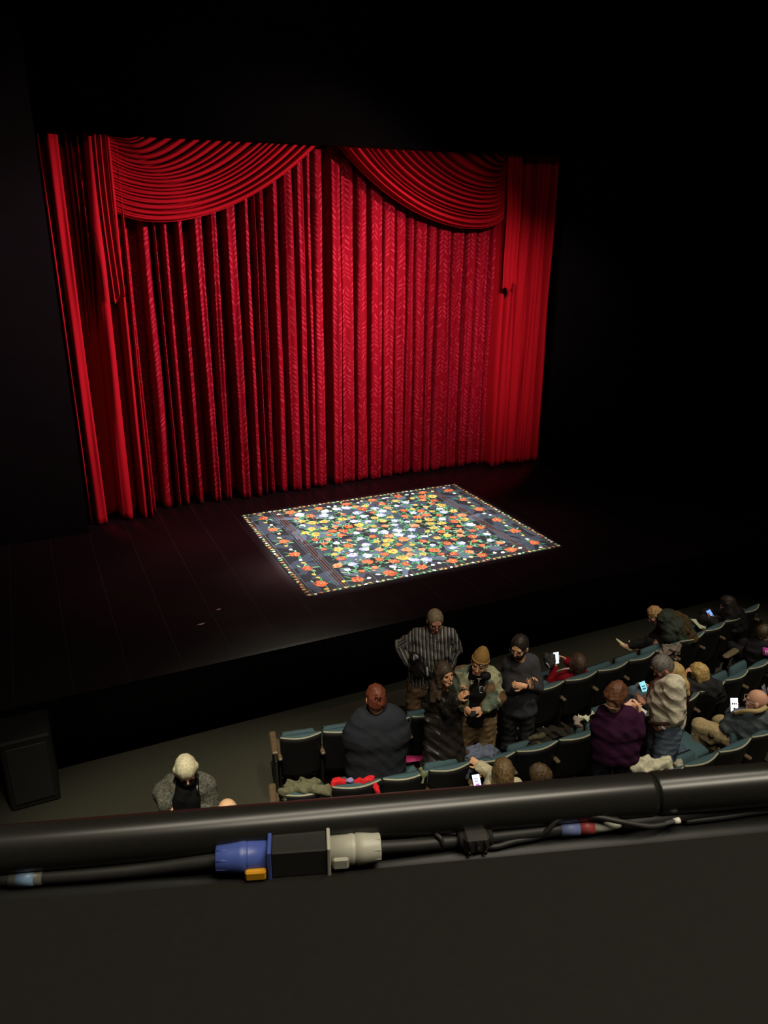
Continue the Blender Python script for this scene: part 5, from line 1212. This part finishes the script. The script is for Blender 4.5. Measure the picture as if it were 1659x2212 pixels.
s_ = sheet('card', pts, (196, 70, 170), None, .0015, None); s_.parent = root; s_.matrix_parent_inverse = Matrix.Translation(-root.location)
q = MB(); 
for a, b_ in (((1654, 1404), (1654, 1413)), ((1654, 1408), (1659, 1408)), ((1659, 1404), (1659, 1413))): q.tube([P(*a, .19), P(*b_, .205)], .006, 6)
q.build('print', M((230, 214, 224)), root)
# 20 auburn head under the pale coat, third row
f = Fig((5.32, 4.70), 'auburn-haired person bent low in front of the cream-white coat, only the crown showing'); P = f.P
J = dict(head=P(1440, 1676, .0), shL=P(1404, 1702, .0), shR=P(1464, 1700, .0), hip=P(1440, 1770, .0), elL=P(1400, 1740, .0), wrL=P(1410, 1760, -.2), elR=P(1475, 1740, 0), wrR=P(1460, 1760, -.2), neck=P(1440, 1698, .0))
sit(f, J, 0, 'C'); person(f, J, 'fair', dict(F=f.D(0, -.7, -.6), U=f.D(0, -.6, .8), k=1.05), {'L': 'hidden', 'R': 'hidden'}, k=KP, bulk=1.1, top=dict(name='coat', mat=M((70, 70, 60)), g=.04, wr=.01), bottom=dict(mat=M((20, 20, 24))), hair=dict(rgb=(70, 36, 26), rgb2=(120, 72, 52), puff=1.05))

# ------------------------------------------------------------------ coats and things left on the seats
def at(px, py, x, y_off=0, z=.86):   # sight point at a height
    return onz(px, py, z)
h = heap
h('olive_coat', [(at(606, 1712, 0), at(640, 1702, 0), .040, .045), (at(640, 1704, 0), at(708, 1706, 0), .045, .040), (at(622, 1694, 0), at(688, 1689, 0), .038, .038), (at(610, 1718, 0, z=.80), at(700, 1716, 0, z=.78), .035, .035)], M((98, 98, 76), .9, .1, scale=40), 'olive-green coat draped over the leftmost seat of the second row', 'coat', .012, 26, 1)
h('red_jacket', [(at(722, 1690, 0), at(738, 1688, 0), .04, .04), (at(745, 1692, 0, z=.82), at(785, 1688, 0, z=.84), .035, .035), (at(785, 1686, 0), at(802, 1680, 0), .036, .036)], M((196, 34, 40), .8, .15), 'bright red jacket on the second-row seat beside the olive coat', 'jacket', .010, 34, 2)
h('red_sleeve', [(at(812, 1692, 0, z=.83), at(814, 1708, 0, z=.80), .028, .026)], M((196, 32, 38), .8, .15), 'bright red sleeve hanging down between two second-row seats', 'sleeve', .008, 40, 3)
h('lilac_scarf', [(at(744, 1690, 0, z=.86), at(758, 1685, 0, z=.87), .018, .022)], M((140, 128, 176), .8, .15), 'lilac scarf lying in the folds of the red jacket', 'scarf', .008, 40, 4)
h('jacket_sleeve', [(at(908, 1662, 0, z=.87), at(916, 1672, 0, z=.86), .028, .030), (at(916, 1672, 0, z=.86), at(914, 1690, 0, z=.80), .030, .022)], M((104, 108, 84), .9, .1, scale=30), 'olive sleeve hanging over the gap right of the third second-row seat', 'sleeve', .008, 30, 5)
h('olive_bag', [(at(878, 1672, 0, z=.5), at(890, 1670, 0, z=.52), .075, .06)], M((84, 84, 64), .9, .1, scale=30), 'olive bag on the second-row seat in front of the standing person in leather', 'bag', .012, 26, 6)
h('denim_jacket', [(at(1014, 1634, 0), at(1040, 1626, 0), .040, .060), (at(1040, 1627, 0), at(1066, 1626, 0), .060, .050), (at(1018, 1622, 0), at(1060, 1618, 0), .04, .045)], M((96, 104, 124), .85, .1, scale=40), 'blue-grey jacket draped over a second-row seat back below the beanie', 'jacket', .016, 36, 7)
h('jacket_sleeve', [(at(1016, 1640, 0, z=.84), at(1014, 1662, 0, z=.74), .030, .026), (at(1014, 1662, 0, z=.74), at(1008, 1680, 0, z=.66), .026, .022)], M((66, 70, 82), .85, .1), 'grey sleeve hanging down behind the seat with the blue-grey jacket', 'sleeve', .008, 30, 8)
h('black_coat', [(at(1150, 1606, 0, z=.80), at(1180, 1594, 0, z=.80), .05, .07), (at(1175, 1585, 0, z=.80), at(1225, 1580, 0, z=.80), .08, .07), (at(1225, 1585, 0, z=.8), at(1240, 1592, 0, z=.8), .06, .05)], M((38, 36, 30), .9, .1, scale=40), 'black-brown coat heaped across two second-row seats', 'coat', .016, 26, 9)
h('olive_hood', [(at(1144, 1596, 0, z=.86), at(1172, 1588, 0, z=.86), .030, .035), (at(1158, 1604, 0, z=.85), at(1170, 1606, 0, z=.85), .018, .014)], M((74, 72, 54), .9, .1), 'olive coat sleeve at the left end of the black-brown heap', 'sleeve', .008, 30, 10)
h('beige_scarf', [(at(1242, 1552, 0, z=.8), at(1248, 1564, 0, z=.84), .03, .036)], M((150, 136, 126), .85, .1), 'pinkish-beige scarf hanging on the second-row seat beside the white shoe', 'scarf', .010, 36, 11)
h('white_sandal', [(at(1254, 1551, 0, z=.72), at(1268, 1553, 0, z=.72), .028, .026), (at(1268, 1553, 0, z=.72), at(1280, 1540, 0, z=.78), .020, .016)], M((206, 206, 178), .6, .3), 'cream-white shoe lying on the black coat left of the purple sweater', 'shoe', .010, 50, 12, res=.006)
h('white_earphone_case', [(at(1170, 1578, 0, z=.8), at(1174, 1571, 0, z=.82), .010, .009)], M((235, 235, 228), .4, .4), 'tiny bright white object on the dark coat between two seats', 'case', 0, 50, 12, res=.005)
h('grey_coat', [(at(1428, 1410, 0, z=.88), at(1456, 1402, 0, z=.88), .045, .055), (at(1440, 1398, 0, z=.88), at(1458, 1398, 0, z=.88), .05, .05), (at(1450, 1416, 0, z=.78), at(1456, 1430, 0, z=.68), .05, .04)], M((112, 102, 92), .85, .12, scale=30), 'taupe-grey coat folded over a front-row seat back behind the grey-haired person', 'coat', .016, 32, 13)
h('pale_coat', [(at(1366, 1660, 0, z=.9), at(1400, 1650, 0, z=.92), .035, .065), (at(1400, 1648, 0, z=.92), at(1440, 1650, 0, z=.9), .07, .06), (at(1390, 1664, 0, z=.85), at(1425, 1662, 0, z=.85), .05, .05)], M((190, 186, 162), .85, .12, scale=20), 'cream-white coat heaped on the third-row seats just above the rail', 'coat', .020, 24, 14)
h('pale_bag', [(at(1468, 1650, 0, z=.8), at(1472, 1660, 0, z=.78), .045, .04)], M((150, 146, 130), .7, .2), 'pale bag standing right of the cream-white coat by the rail', 'bag', .012, 36, 15)
h('denim_bag', [(at(1445, 1632, 0, z=.5), at(1470, 1624, 0, z=.5), .07, .07)], M((62, 76, 92), .85, .1), 'blue denim bundle on the seat between the jeans and the khaki legs', 'bag', .012, 26, 16)
# pink programme and red cap on the front-row seats, clear cup
sheet('programme', [at(868, 1649, 0, z=.5), at(912, 1643, 0, z=.5), at(914, 1632, 0, z=.5), at(872, 1632, 0, z=.5)], (150, 40, 92), 'magenta programme lying on a front-row seat behind the red-haired person')
sheet('programme', [at(870, 1632, 0, z=.52), at(874, 1620, 0, z=.66), at(877, 1620, 0, z=.66), at(874, 1634, 0, z=.52)], (214, 120, 170), 'pink programme standing upright on edge beside the magenta one')
h('glove', [(at(962, 1634, 0, z=.55), at(964, 1638, 0, z=.55), .028, .022)], M((206, 84, 64), .8, .1), 'small orange-red glove on the seat behind the leather coat', 'glove', .006, 50, 17, res=.006)
cpos = at(1113, 1594, 0, z=.47)
root = empty('plastic_cup', tuple(cpos)); tag(root, 'clear plastic cup with dark red drink near the feet of the folded-arms person', 'cup')
gm, nt, b = newmat('clear_plastic'); b.inputs['Transmission Weight'].default_value = .9; b.inputs['Roughness'].default_value = .1; b.inputs['Base Color'].default_value = (.9, .9, .9, 1)
q = MB(); q.tube([cpos, cpos+Z*.13], [.032, .044], 18); q.build('cup', gm, root, True)
q = MB(); q.tube([cpos+Z*.004, cpos+Z*.05], [.029, .034], 18); q.build('drink', M((80, 20, 24), .3, .5), root, True)
# round-topped post top seen between the blocks at right
c = onz(1580, 1411, .75)
root = empty('stanchion', (c[0], c[1], 0)); tag(root, 'small brown rounded armrest post standing alone by the right-hand aisle', 'post')
q = MB(); q.tube([V3(c[0], c[1], 0), V3(c[0], c[1], .72)], .03, 14); q.build('post', shell_m, root, True)
S = SDF(.02); S.cone(onz(1568, 1418, .75), onz(1594, 1402, .75), .045, .05, 0, None, Z, 2.0); sdf_obj('pad', S, M((96, 86, 66), .6, .3), root, .008)
